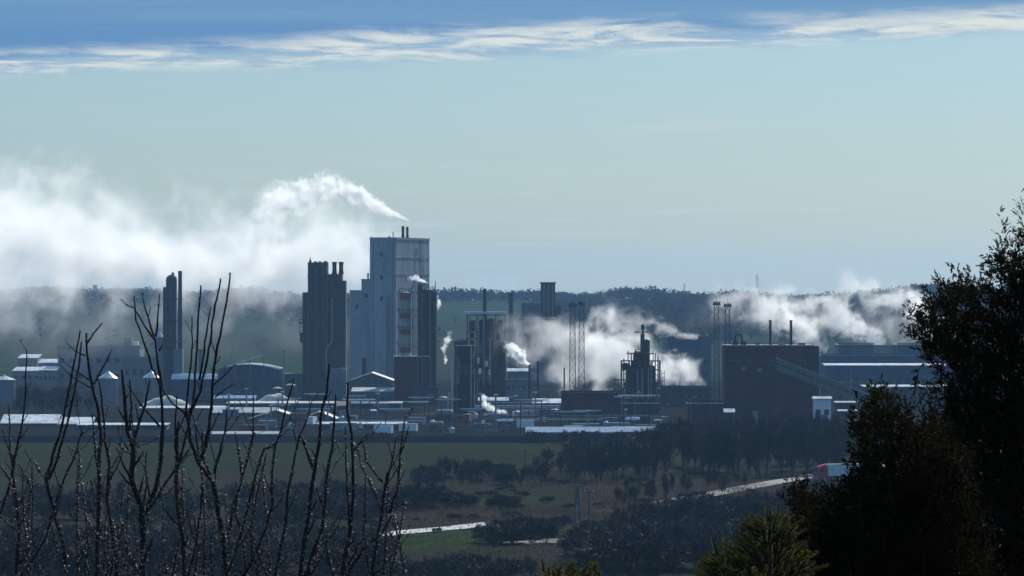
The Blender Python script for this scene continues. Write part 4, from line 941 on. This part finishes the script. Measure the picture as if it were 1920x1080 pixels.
# ------------------------------------------------------------------ fruit trees in front of the camera
def fruit_tree(label, root_px, Y, stems, seed):
    rg = random.Random(seed); gz_ = float(height(PX(root_px, Y), Y)); base = Vector((PX(root_px, Y), Y, gz_))
    e = tag(empty('fruit_tree', base), label, 'tree', 'pruned leafless fruit trees on the near slope')
    fork = P(root_px, 1250, Y) - base
    MB().tube([(0, 0, -.1), fork * .5 + Vector((.05, .04, 0)), fork], [.075, .06, .055], 9).build('trunk', bark, e, smooth=True)
    buds = []
    k = Y / F
    lo, hi = min(p_[0][-1][0] for p_ in stems), max(p_[0][-1][0] for p_ in stems)
    for i in range(8):
        a = rg.uniform(lo, hi); tp = rg.uniform(868, 985); a2 = a + rg.uniform(-26, 26); a3 = a2 + rg.uniform(-14, 14)
        stems = stems + [([(a3, tp), (a2, (tp + 1080) / 2 + rg.uniform(-20, 20)), (a, 1080)], rg.uniform(5, 8), 2.5)]
    for pts, w0, w1 in stems:
        off = rg.uniform(-.5, .5); Ys = Y + off; ks = Ys / F
        pp = [P(a, b_, Ys) - base for a, b_ in pts]                 # tip first
        low = pts[-1][1]
        if low >= 1070: pp.append(P((pts[-1][0] + root_px) / 2, 1160, Ys - off * .5) - base); pp.append(fork + Vector((0, 0, -.03)))
        # resample with small kinks
        rs, rw = [], []
        for i in range(len(pp) - 1):
            nseg = max(2, int((pp[i+1] - pp[i]).length / (16 * ks)))
            for j in range(nseg):
                t_ = (i + j / nseg) / (len(pp) - 1); q = pp[i].lerp(pp[i+1], j / nseg)
                q = q + Vector((rg.uniform(-1, 1), rg.uniform(-1, 1), 0)) * 1.1 * ks
                rs.append(q); rw.append((w1 * .72 + (w0 * .74 - w1 * .72) * t_) * .5 * ks * rg.uniform(.88, 1.18))
        rs.append(pp[-1]); rw.append(w0 * .41 * ks)
        br = MB().tube(rs, rw, 6).build('branch', bark, e, smooth=True)
        tw = MB()
        for i, q in enumerate(rs[:-1]):
            d = (rs[max(0, i-1)] - rs[i+1]).normalized(); side = d.cross(Vector((0, 1, 0))).normalized()
            py_ = HY + (HC - (q + base).z) / ks
            nb = (2 if py_ < 760 else 3 if py_ < 840 else 6)
            for b_ in range(nb):
                a = rg.uniform(0, 6.28); o = (side * math.cos(a) + d.cross(side) * math.sin(a)); c = q.lerp(rs[i+1], rg.random())
                dirb = (o + d * .5).normalized(); r = rw[i] + rg.uniform(.3, 1.3) * ks; L = rg.uniform(2.0, 4.6) * ks * (1 if py_ < 800 else 1.5)
                buds.append((c + dirb * r, dirb, L, L * rg.uniform(.32, .5)))
            if rg.random() < (.09 if py_ < 780 else .24):
                a = rg.choice([-1, 1]); L = rg.uniform(10, 34 if py_ < 780 else 58) * ks; dd = (d * .8 + side * a * rg.uniform(.5, 1) + Vector((0, rg.uniform(-.4, .4), .35))).normalized()
                m_ = q + dd * L * .5; t2 = q + dd * L + Vector((0, 0, L * .22))
                tw.tube([q, m_, t2], [rw[i] * .55, rw[i] * .42, .8 * ks], 4)
                for b_ in range(int(L / ks / 9)):
                    c = q.lerp(t2, rg.uniform(.2, 1)); o = Vector((rg.uniform(-1, 1), rg.uniform(-1, 1), rg.uniform(-.5, 1))).normalized()
                    buds.append((c + o * 2 * ks, o, rg.uniform(2, 4.5) * ks, rg.uniform(.9, 1.8) * ks))
        if tw.v: tag(tw.build('side_twigs', bark, br), kind='stuff')
    bm_ = MB()
    for c, d, L, r in buds:
        a = d.cross(Vector((.3, .8, .5))).normalized(); b2 = d.cross(a)
        bm_.add([c - d * L * .5, c + a * r, c + b2 * r, c - a * r, c - b2 * r, c + d * L * .7], [(0, 2, 1), (0, 3, 2), (0, 4, 3), (0, 1, 4), (5, 1, 2), (5, 2, 3), (5, 3, 4), (5, 4, 1)])
    tag(bm_.build('buds', bud_m, e, smooth=True), kind='stuff')
S1 = [([(150, 620), (135, 700), (115, 800), (95, 870), (86, 895), (100, 955), (122, 1035), (125, 1080)], 13, 4), ([(153, 640), (143, 720), (122, 810), (102, 875), (90, 900)], 8, 4),
      ([(60, 860), (72, 880), (86, 895)], 6, 3), ([(155, 807), (150, 820), (142, 852), (120, 897), (100, 955)], 6, 3), ([(51, 657), (49, 700), (45, 775), (35, 825), (27, 862), (22, 885), (32, 950), (35, 1010), (30, 1080)], 12, 3),
      ([(17, 760), (19, 850), (27, 880)], 5, 3), ([(-4, 868), (20, 902), (24, 912)], 6, 4), ([(-6, 985), (4, 950), (20, 905)], 7, 5), ([(60, 870), (61, 930), (60, 990), (66, 1030), (82, 1085)], 5, 3), ([(100, 960), (85, 1010), (60, 1050), (36, 1085)], 7, 5),
      ([(145, 830), (152, 900), (160, 970), (185, 1010)], 4, 2), ([(36, 870), (52, 900), (60, 925)], 4, 3)]
S2 = [([(162, 624), (162, 660), (172, 720), (185, 775), (189, 825), (185, 870), (185, 985), (182, 1080)], 14, 5), ([(192, 606), (176, 625), (162, 645)], 5, 3), ([(211, 655), (190, 695), (176, 720)], 5, 3), ([(122, 640), (140, 658), (160, 667)], 4, 2),
      ([(110, 667), (140, 695), (172, 715)], 4, 2), ([(110, 682), (140, 710), (172, 728)], 4, 2), ([(185, 710), (192, 762), (197, 825), (205, 870), (200, 935), (212, 1010), (220, 1080)], 12, 4),
      ([(229, 693), (234, 750), (240, 812), (250, 835), (247, 897), (265, 950), (270, 1010), (267, 1080)], 24, 7), ([(244, 712), (246, 762), (243, 812)], 6, 4), ([(282, 712), (272, 760), (257, 807), (245, 837)], 9, 4),
      ([(222, 830), (232, 845), (246, 850)], 6, 4), ([(262, 840), (255, 830), (247, 822)], 6, 3), ([(275, 845), (272, 880), (276, 905), (268, 950)], 6, 3), ([(172, 770), (178, 850), (186, 900)], 6, 3), ([(228, 845), (214, 870), (205, 880)], 4, 3)]
S3 = [([(250, 555), (255, 600), (272, 647), (285, 690), (300, 720), (304, 760), (306, 800), (302, 850), (300, 872), (292, 917), (272, 958)], 12, 3), ([(235, 570), (250, 577), (272, 612), (290, 637)], 6, 3), ([(266, 547), (277, 595), (290, 637), (295, 672), (299, 702), (303, 730)], 8, 3),
      ([(299, 550), (296, 595), (292, 632)], 5, 3), ([(306, 645), (303, 652), (297, 658)], 4, 2), ([(239, 720), (265, 760), (300, 800)], 6, 3), ([(359, 592), (361, 640), (357, 690), (350, 750), (347, 782)], 6, 3), ([(377, 535), (372, 602), (370, 640), (367, 690), (362, 760), (355, 782)], 7, 4),
      ([(394, 575), (387, 625), (380, 677), (374, 712)], 6, 3), ([(414, 522), (400, 590), (394, 640), (385, 690), (375, 735), (355, 774)], 8, 4), ([(432, 511), (430, 530), (422, 580), (412, 630), (402, 685), (400, 705), (397, 750), (392, 800), (385, 837), (372, 868)], 9, 4),
      ([(440, 682), (420, 705), (400, 722)], 4, 2), ([(435, 720), (420, 732), (403, 745)], 4, 2), ([(303, 728), (325, 758), (348, 776)], 6, 4), ([(350, 770), (357, 825), (370, 867), (400, 905), (410, 965), (420, 1022), (424, 1080)], 16, 9),
      ([(337, 790), (332, 810), (332, 860), (330, 910), (335, 965), (342, 1010), (347, 1080)], 13, 7), ([(354, 842), (320, 892), (292, 935), (268, 968)], 8, 5), ([(332, 740), (328, 800), (331, 850)], 6, 3), ([(358, 780), (345, 830), (333, 880)], 8, 5),
      ([(425, 760), (422, 812), (412, 850), (402, 885)], 7, 3), ([(420, 815), (410, 855), (402, 890)], 6, 4), ([(476, 740), (475, 812), (462, 862), (450, 910), (437, 950), (428, 1010)], 8, 3), ([(365, 790), (372, 850), (380, 900), (376, 960), (368, 1020), (352, 1080)], 8, 4),
      ([(440, 810), (448, 850), (452, 890)], 4, 3), ([(395, 890), (385, 870), (378, 840), (380, 810)][::-1], 6, 3)]
S4 = [([(618, 681), (613, 735), (603, 766), (600, 818), (592, 860), (585, 910), (580, 960), (572, 1010), (562, 1080)], 14, 5), ([(653, 718), (651, 764), (659, 818), (662, 872), (662, 935), (655, 997), (640, 1080)], 12, 5), ([(630, 739), (626, 797), (623, 835), (615, 872), (610, 935), (605, 990), (587, 1035), (575, 1080)], 12, 4),
      ([(552, 708), (542, 745), (526, 808), (515, 835), (510, 885), (510, 947), (497, 997), (480, 1035), (457, 1080)], 10, 3), ([(585, 754), (572, 797), (562, 815), (550, 872), (540, 922), (535, 985), (515, 1080)], 9, 3), ([(757, 793), (752, 830), (750, 855), (745, 922), (730, 962)], 7, 3), ([(767, 797), (760, 825), (751, 850)], 4, 2),
      ([(725, 888), (720, 930), (712, 985), (702, 1035), (697, 1080)], 12, 6), ([(680, 822), (687, 865), (717, 904)], 5, 3), ([(732, 960), (740, 985), (750, 1022), (759, 1080)], 5, 3), ([(735, 965), (715, 1000), (680, 1030), (650, 1080)], 10, 6), ([(612, 1000), (613, 1030), (625, 1080)], 7, 4),
      ([(477, 810), (465, 860), (450, 910), (440, 960), (455, 1010), (462, 1080)], 8, 3), ([(527, 815), (510, 838), (495, 842), (485, 872), (470, 930), (457, 985), (425, 1080)], 9, 3), ([(563, 815), (575, 845), (588, 880)], 8, 4), ([(686, 815), (672, 835), (663, 845)], 5, 3), ([(672, 830), (676, 870), (700, 920), (716, 960)], 4, 2),
      ([(742, 820), (735, 870), (722, 910)], 5, 2), ([(690, 1000), (672, 1022), (652, 1060)], 6, 4), ([(647, 800), (648, 860), (652, 930), (655, 985)], 6, 3), ([(500, 850), (480, 930), (470, 1000), (500, 1080)], 6, 3)]
fruit_tree('pruned leafless fruit tree whose crooked stems cross the two bright hangar roofs', 60, 15.0, S1, 1)
fruit_tree('leafless fruit tree with a stout knobbly trunk and forked top over the cone silos', 225, 16.0, S2, 2)
fruit_tree('leafless fruit tree whose straight shoots reach above the ridge skyline', 375, 17.0, S3, 3)
fruit_tree('leafless fruit tree with shoots before the dark slab tower and green field', 600, 16.5, S4, 4)
def upslope(px, Y): return float(height(PX(px, Y), Y))

# ------------------------------------------------------------------ conifers in front of the camera
def inside(poly, x, y):
    c = np.zeros(len(x), bool); j = len(poly) - 1
    for i in range(len(poly)):
        xi, yi = poly[i]; xj, yj = poly[j]
        c ^= ((yi > y) != (yj > y)) & (x < (xj - xi) * (y - yi) / (yj - yi + 1e-9) + xi); j = i
    return c
def unit(a): return a / (np.linalg.norm(a, axis=-1, keepdims=True) + 1e-9)
def sprays(base, tipd, L, wid, nb, nl, leaf, rng):
    """plumes: axis from base along tipd*L, nb branchlets each with nl small leaf blades -> triangles"""
    n = len(base)
    t = rng.random((n, nb)) ** .8
    rnd = unit(rng.normal(size=(n, nb, 3)))
    ax = tipd[:, None, :]; perp = unit(rnd - ax * (rnd * ax).sum(-1, keepdims=True))
    bd = unit(ax * 1.0 + perp * rng.uniform(.35, 1.7, (n, nb, 1)) + np.array([0, 0, .12]))
    bl = (L * wid)[:, None] * (1.05 - .75 * t) * rng.uniform(.6, 1.15, (n, nb))
    b0 = base[:, None, :] + ax * (L[:, None] * t)[..., None]
    u = rng.random((n, nb, nl)) ** .8
    lr = unit(rng.normal(size=(n, nb, nl, 3)))
    bdx = bd[:, :, None, :]; lp = unit(lr - bdx * (lr * bdx).sum(-1, keepdims=True))
    ld = unit(bdx * 1.0 + lp * rng.uniform(.35, .9, (n, nb, nl, 1)))
    c0 = b0[:, :, None, :] + bdx * (bl[:, :, None] * u)[..., None]
    ll = leaf * rng.uniform(.6, 1.3, (n, nb, nl, 1)) * (1.15 - .5 * u[..., None])
    sd = unit(np.cross(ld, lr)) * ll * .24
    tri = np.stack([c0 - sd, c0 + sd, c0 + ld * ll], -2)
    return tri.reshape(-1, 3, 3)
def conifer(label, trunk_px, top_py, Y, poly, n, thick, leafmat, seed, extra=(), group=None, Lr=(38, 78), leafpx=5.6, nb=13, nl=11):
    rng = np.random.default_rng(seed); k = Y / F
    base = Vector((PX(trunk_px, Y), Y, float(height(PX(trunk_px, Y), Y)))); bnp = np.array(base)
    e = tag(empty('juniper', base), label, 'tree', group)
    xs_ = [p[0] for p in poly]; ys_ = [p[1] for p in poly]; pts = np.zeros((0, 2))
    while len(pts) < n:
        q = np.stack([rng.uniform(min(xs_), max(xs_), n * 2), rng.uniform(min(ys_), max(ys_), n * 2)], -1); pts = np.concatenate([pts, q[inside(poly, q[:, 0], q[:, 1])]])
    pts = pts[:n]
    yy = rng.uniform(-1, 1, n) * thick
    cen = np.stack([(pts[:, 0] - 960) / F * Y, Y + yy, HC - (pts[:, 1] - HY) / F * Y], -1)
    out = np.stack([np.sign(pts[:, 0] - trunk_px) * rng.uniform(-.3, 1.0, n), yy / thick * .6 + rng.normal(0, .4, n), rng.uniform(.1, 1.2, n)], -1)
    d = unit(out); L = rng.uniform(*Lr, n) * k
    if len(extra):
        ec = np.array([[PX(a, Y), Y + dy_, PZ(b_, Y)] for a, b_, c_, dd, l_, dy_ in extra]); ed = unit(np.array([[c_, 0, dd] for a, b_, c_, dd, l_, dy_ in extra], float)); eL = np.array([l_ * k for *_, l_, dy_ in extra])
        cen = np.concatenate([cen, ec]); d = np.concatenate([d, ed]); L = np.concatenate([L, eL])
    tri = sprays(cen - d * L[:, None] * .45, d, L, np.full(len(L), .42), nb, nl, leafpx * k, rng) - bnp
    link('foliage', tri_mesh('foliage', tri, leafmat), e)
    top = P(trunk_px, top_py, Y) - base
    MB().tube([(0, 0, -.1), top * .5, top * .93], [.10, .06, .012], 8).build('trunk', bark, e, smooth=True)
    lb = MB()
    for i in range(0, n, 14):
        c_ = Vector(cen[i] - bnp); dd = Vector(d[i])
        z0 = max(.2, c_.z - abs(c_.x) * .8 - .2); s = top * min(.92, z0 / top.z)
        lb.tube([s, s.lerp(c_, .6) - Vector((0, 0, .03)), c_ + dd * L[i] * .3], [.012, .007, .003], 4)
    tag(lb.build('limbs', bark, e), kind='stuff')
jun = mat('juniper_scales', (.010, .014, .007), .8, var=.3, scale=3, col2=(.034, .026, .010), spec=.05, trans=.22)
spr = mat('spruce_needles', (.120, .105, .018), .7, var=.3, scale=4, col2=(.055, .060, .014), spec=.1, trans=.45)
A = [(1885, 470), (1900, 500), (1960, 360), (2000, 380), (2000, 1100), (1760, 1100), (1740, 900), (1765, 760), (1785, 700), (1738, 660), (1720, 606), (1768, 550), (1800, 530), (1848, 540), (1862, 590), (1872, 520)]
exA = [(1878, 430, -.06, 1, 80, 0), (1886, 470, .05, 1, 100, .1), (1900, 480, .35, 1, 70, 0), (1876, 480, -.1, 1, 60, .1), (1918, 395, -.1, 1, 90, 0), (1924, 450, -.15, 1, 110, 0), (1790, 540, -.25, 1, 80, 0), (1775, 560, -.5, 1, 80, .1), (1815, 545, 0, 1, 80, 0), (1838, 545, .2, 1, 70, .1),
       (1765, 575, -.7, .8, 70, 0), (1735, 605, -.8, .7, 70, .1), (1725, 640, -.9, .5, 70, 0), (1745, 630, -.5, .9, 80, .1), (1728, 690, -.3, -.6, 60, 0), (1715, 625, -.9, .6, 50, 0), (1720, 720, -.2, -.8, 50, .1), (1760, 690, -.6, .3, 80, 0), (1880, 560, -.3, 1, 120, .1), (1850, 600, -.3, 1, 120, 0)]
conifer('tall ragged dark juniper whose tips rise into the sky', 1945, 300, 30, A, 2600, .85, jun, 1, exA, 'dark junipers on the near slope')
B = [(1655, 735), (1672, 760), (1700, 800), (1745, 790), (1790, 850), (1840, 1100), (1380, 1100), (1440, 1010), (1505, 985), (1490, 945), (1496, 925), (1545, 940), (1606, 920), (1612, 850), (1615, 800), (1640, 770)]
exB = [(1652, 745, -.03, 1, 80, 0), (1660, 770, .1, 1, 90, .1), (1645, 790, -.2, 1, 90, 0), (1612, 775, -.15, 1, 70, .1), (1606, 815, -.3, 1, 60, 0), (1610, 850, -.7, .7, 50, 0), (1490, 922, -.6, .8, 50, 0), (1510, 918, -.1, 1, 45, .1), (1540, 928, .2, 1, 45, 0), (1484, 938, -.9, .4, 50, .1), (1725, 770, .2, 1, 90, 0), (1700, 790, 0, 1, 80, 0)]
conifer('lower spreading dark juniper in front of the gravel road and truck', 1665, 735, 26, B, 2300, .85, jun, 2, exB, 'dark junipers on the near slope')
# young spruce: stiff shoots, each set with needles
def spruce(label, px, top, Y, shoots, seed):
    rng = np.random.default_rng(seed); k = Y / F; base = Vector((PX(px, Y), Y, float(height(PX(px, Y), Y)))); bnp = np.array(base)
    e = tag(empty('spruce', base), label, 'tree', 'young spruces on the near slope'); tw, tris = MB(), []
    for a, b_, dx_, dz_, L, dy_ in shoots:
        p0 = np.array([PX(a, Y), Y + dy_, PZ(b_, Y)]); d = np.array([dx_, rng.uniform(-.4, .4), dz_]); d /= np.linalg.norm(d); Lw = L * k
        tw.tube([Vector(p0 - bnp), Vector(p0 + d * Lw - bnp)], [.006, .002], 4)
        n = int(L * 5); u = rng.random(n); r = unit(rng.normal(size=(n, 3))); pr = unit(r - d * (r @ d)[:, None]); ld = unit(pr + d * rng.uniform(.4, 1.1, (n, 1)))
        ll = k * rng.uniform(7, 12, (n, 1)) * (1.15 - .55 * u[:, None]); c0 = p0 + d * (u * Lw)[:, None]; sd = unit(np.cross(ld, r)) * ll * .085
        tris.append(np.stack([c0 - sd, c0 + sd, c0 + ld * ll], 1) - bnp)
    link('needles', tri_mesh('needles', np.concatenate(tris), spr), e)
    tag(tw.build('twigs', bark, e), kind='stuff'); tp = P(px, top, Y) - base; MB().tube([(0, 0, -.1), tp * .6, tp], [.05, .03, .006], 7).build('trunk', bark, e, smooth=True)
rs_ = random.Random(31); sh = []
for i in range(150):
    t_ = rs_.random(); yv = 985 + t_ * 125; hw = 14 + (yv - 985) * .62; a = rs_.uniform(-1, 1); sh.append((1443 + a * hw, yv, a * 1.1 + rs_.uniform(-.3, .3), rs_.uniform(.25, 1.0), rs_.uniform(24, 46), rs_.uniform(-.25, .25)))
sh += [(1440, 990, -.05, 1, 46, 0), (1458, 985, .05, 1, 40, .05), (1425, 1000, -.5, 1, 40, 0), (1475, 1000, .8, .7, 44, 0), (1412, 1012, -1, .5, 44, 0), (1462, 1002, .4, 1, 44, 0)]
spruce('young golden-green spruce tip below the junipers', 1445, 955, 22, sh, 3)
sh = []
for i in range(120):
    t_ = rs_.random(); yv = 1042 + t_ * 80; hw = 10 + (yv - 1035) * .9; a = rs_.uniform(-1, 1); sh.append((1372 + a * hw * .8, yv, a + rs_.uniform(-.3, .3), rs_.uniform(.2, 1.0), rs_.uniform(20, 40), rs_.uniform(-.2, .2)))
sh += [(1345, 1040, -.3, 1, 36, 0), (1362, 1045, -.1, 1, 36, 0), (1340, 1062, -1, .4, 28, 0)]
spruce('smaller spruce tip at the edge of the young spruces, paler shoots', 1372, 1020, 23, sh, 4)
sh = [(1055 + rs_.uniform(-46, 70), rs_.uniform(1068, 1110), rs_.uniform(-.8, .8), rs_.uniform(.3, 1), rs_.uniform(14, 26), rs_.uniform(-.2, .2)) for i in range(60)]
spruce('dark spruce top just peeping up at the foot of the poles', 1075, 1062, 24, sh, 5)

# ------------------------------------------------------------------ steam and smoke
def plume(name, label, Y, pts, dens, feat, seed, ry=1.0, rough=.55, warp=.55, soft=.34, g=.6, col=(.992, 1.0, 1.0), steps=.35):
    """pts: (px, py, radius px, strength); a tube of vapour along the points, thickest on its axis, torn by noise"""
    k = Y / F; q = [np.array([PX(a, Y), PZ(b_, Y)]) for a, b_, *_ in pts]; rr = [p[2] * k for p in pts]; am = [p[3] for p in pts]
    o0 = (q[0] + q[-1]) / 2; ch = q[-1] - q[0]; ang = math.atan2(ch[1], ch[0]); ex = np.array([math.cos(ang), math.sin(ang)]); ez = np.array([-ex[1], ex[0]])
    s = np.array([(p - o0) @ ex for p in q]); tt = np.array([(p - o0) @ ez for p in q])
    s0, s1 = s[0] - rr[0] * .5, s[-1] + rr[-1] * .9; t0, t1 = tt.min() - 1, tt.max() + 1; rm = max(rr)
    n, ns = 14, 30; vs, fs = [], []
    for i in range(ns + 1):
        u = s0 + (s1 - s0) * i / ns; c = np.interp(u, s, tt); r = np.interp(u, s, rr) * 1.24 + warp * feat * .7
        for j in range(n): a = 2 * math.pi * j / n; vs.append((u, ry * r * math.cos(a), c + r * math.sin(a)))
    for i in range(ns):
        for j in range(n): jj = (j + 1) % n; fs.append((i*n+j, i*n+jj, (i+1)*n+jj, (i+1)*n+j))
    fs += [tuple(range(n-1, -1, -1)), tuple(range(ns*n, ns*n+n))]
    m = bpy.data.materials.new(name); m.use_nodes = True; m.node_tree.nodes.clear(); t = NT(m.node_tree)
    out = t.n('ShaderNodeOutputMaterial'); pos = t.n('ShaderNodeTexCoord').outputs['Object']
    big = t.n('ShaderNodeTexNoise'); big.inputs['Scale'].default_value = .45 / feat; big.inputs['Detail'].default_value = 1.0; t.put(big.inputs['Vector'], t.v('ADD', pos, (seed * 13.7, seed * 5.1, seed * 3.3)))
    wp = t.v('ADD', pos, t.v('MULTIPLY', t.v('SUBTRACT', big.outputs['Color'], (.5, .5, .5)), (warp * feat * 2.2,) * 3))
    x, y, z = t.sep(wp)
    u = t.m('DIVIDE', t.m('SUBTRACT', x, s0), s1 - s0, clamp=True)
    def curve(vals, lo, hi):
        nd = t.n('ShaderNodeFloatCurve'); cv = nd.mapping.curves[0]; ps = [((a - s0) / (s1 - s0), (b_ - lo) / (hi - lo)) for a, b_ in zip(s, vals)]
        ps[0] = (0, ps[0][1]); ps[-1] = (1, ps[-1][1])
        while len(cv.points) < len(ps): cv.points.new(.5, .5)
        for cp, (a, b_) in zip(cv.points, ps): cp.location = (a, min(1, max(0, b_))); cp.handle_type = 'AUTO_CLAMPED'
        nd.mapping.update(); t.put(nd.inputs['Value'], u)
        return t.m('ADD', t.m('MULTIPLY', nd.outputs[0], hi - lo), lo)
    cz = curve(tt, t0, t1); r = curve(rr, 0, rm); amp = curve(am, 0, max(am))
    d = t.m('SQRT', t.m('ADD', t.m('POWER', t.m('DIVIDE', t.m('SUBTRACT', z, cz), r), 2.0), t.m('POWER', t.m('DIVIDE', y, t.m('MULTIPLY', r, ry)), 2.0)))
    fb = t.noise(t.v('ADD', wp, (seed * 7.7, 3.1, seed)), 1 / feat, 5, rough + .05)
    f = t.m('ADD', t.m('SUBTRACT', .72, d), t.m('MULTIPLY', t.m('SUBTRACT', fb, .5), 3.2))
    de = t.m('MULTIPLY', t.m('MULTIPLY', t.ss(f, 0, soft * 2.2), amp), dens)
    env = t.m('SUBTRACT', 1.0, t.ss(d, .8, 1.2)); de = t.m('MULTIPLY', t.m('MULTIPLY', de, env), t.ss(u, 1.0, .84))
    pv_ = t.n('ShaderNodeVolumePrincipled'); pv_.inputs['Color'].default_value = (*col, 1); pv_.inputs['Anisotropy'].default_value = g; t.put(pv_.inputs['Density'], de)
    m.node_tree.links.new(pv_.outputs[0], out.inputs['Volume']); m.cycles.volume_step_rate = steps
    ob = MB().add(vs, fs).build(name, m); ob.location = (o0[0], Y, o0[1]); ob.rotation_euler = (0, -ang, 0)
    return tag(ob, label, 'smoke' if 'smoke' in name else 'steam', None, 'stuff')
plume('steam_plume', 'sharp white plume streaming from the twin stacks of the great tower', 2205, [(766, 419, 4.5, 1.6), (745, 408, 9, 1.6), (712, 390, 18, 1.4), (672, 366, 27, 1.2), (632, 352, 34, 1.0), (590, 358, 42, .8), (545, 372, 46, .6), (510, 384, 46, .4)], .5, 4.2, 1, .8, .6)
plume('steam_plume', 'ragged veil sinking from the end of the sharp plume', 2230, [(530, 350, 22, .4), (516, 385, 44, .8), (506, 420, 54, .8), (496, 480, 60, .5)], .16, 6.0, 2, 1.0)
plume('drifting_smoke', 'huge bright bank of smoke drifting over the works', 2350, [(722, 484, 62, .6), (650, 484, 116, 1.2), (560, 480, 144, 1.3), (450, 486, 146, 1.2), (330, 484, 152, 1.3), (200, 474, 168, 1.3), (60, 458, 198, 1.4), (-140, 440, 232, 1.4)], .11, 20.0, 3, 1.9, .55, .5, .9)
plume('low_smoke', 'thin bluish smoke settling among the hazy buildings', 2330, [(690, 610, 60, .35), (600, 610, 85, .55), (480, 615, 95, .6), (330, 610, 100, .6), (160, 605, 110, .65), (-100, 600, 120, .65)], .024, 40.0, 4, 2.0, .5, .4, 1.2)
plume('steam_bank', 'brilliant white steam bank around the paired lattice masts', 2000, [(1260, 705, 30, .5), (1215, 690, 54, 1.0), (1165, 670, 86, 1.4), (1115, 662, 98, 1.4), (1065, 655, 92, .8), (1015, 648, 80, .4), (955, 640, 50, .15)], .11, 10.0, 5, .9)
plume('steam_wisp', 'thin grey wisp above the blue-grey hall vents', 2330, [(1305, 632, 8, .9), (1270, 622, 16, .9), (1230, 610, 25, .7), (1190, 598, 30, .45), (1140, 588, 30, .25)], .14, 8.0, 6, 1.0)
plume('steam_puff', 'white steam torn into streaks behind the black steaming unit', 1990, [(1318, 722, 12, .5), (1295, 702, 34, .9), (1268, 694, 42, 1.2), (1238, 690, 36, .8)], .17, 6.0, 7, 1.0)
for i, (a, b_) in enumerate(((1535, 645), (1642, 645), (1775, 625))):
    plume('steam_plume', ('steam plume slanting up from behind the brick hall', 'thick steam plume slanting up from the green-grey halls', 'broad bright steam plume slanting from behind the junipers')[i], 2360 + i * 25,
          [(a + 10, b_ + 4, 17, 1.3), (a - 30, b_ - 24, 34, 1.5), (a - 68, b_ - 50, 44, 1.1), (a - 110, b_ - 68, 48, .6), (a - 175, b_ - 76, 52, .3)], .16, 8.0, 11 + i, 1.0, .6)
plume('steam_bank', 'thin broad steam veil behind the brick hall and green-grey halls', 2480, [(1790, 605, 30, .7), (1700, 608, 48, .8), (1600, 606, 52, .7), (1500, 606, 52, .7), (1420, 602, 48, .5), (1340, 598, 44, .25), (1280, 592, 36, .1)], .03, 11.0, 31, 1.0)
plume('steam_puff', 'curled dense white puff blown from the slim vent stack', 1890, [(994, 678, 4, 1.5), (986, 676, 9, 1.5), (974, 667, 18, 1.4), (960, 655, 16, .9), (950, 645, 8, .3)], 1.6, 2.6, 21, 1.0)
plume('steam_puff', 'thin rising steam jet beside the pale column', 1990, [(836, 682, 4, 1.3), (834, 668, 5, 1.4), (832, 652, 7, .8), (838, 640, 10, .45), (846, 628, 10, .15)], 1.4, 2.0, 22, 1.0)
plume('steam_puff', 'small white steam cloud hugging the pipes by the mirror-roofed shed', 1700, [(948, 774, 5, .9), (930, 768, 9, 1.4), (914, 762, 10, 1.4), (908, 750, 10, 1.3), (908, 740, 6, .5)], 1.7, 2.0, 23, 1.0)
plume('steam_puff', 'short white puff on top of the ragged dark column', 2020, [(800, 531, 4, 1.4), (790, 525, 7, 1.4), (776, 521, 8, .8), (766, 524, 5, .2)], 1.6, 2.0, 24, 1.0)
plume('steam_puff', 'pale rounded puff at the flank of the ragged dark column', 2015, [(820, 556, 4, .8), (822, 566, 8, 1.0), (820, 577, 6, .8)], 1.0, 2.4, 25, 1.0)

# ------------------------------------------------------------------ the air
hm = bpy.data.materials.new('haze'); hm.use_nodes = True; hm.node_tree.nodes.clear(); t = NT(hm.node_tree)
pv_ = t.n('ShaderNodeVolumePrincipled'); pv_.inputs['Color'].default_value = (.34, .62, 1.0, 1); pv_.inputs['Density'].default_value = 3.9e-5; pv_.inputs['Anisotropy'].default_value = .3
hm.node_tree.links.new(pv_.outputs[0], t.n('ShaderNodeOutputMaterial').inputs['Volume'])
hz = MB().box(-9100, 9100, -700, 15100, -1.5, 160).build('haze', hm)
tag(hz, 'pale blue haze over the plain', 'haze', None, 'stuff')
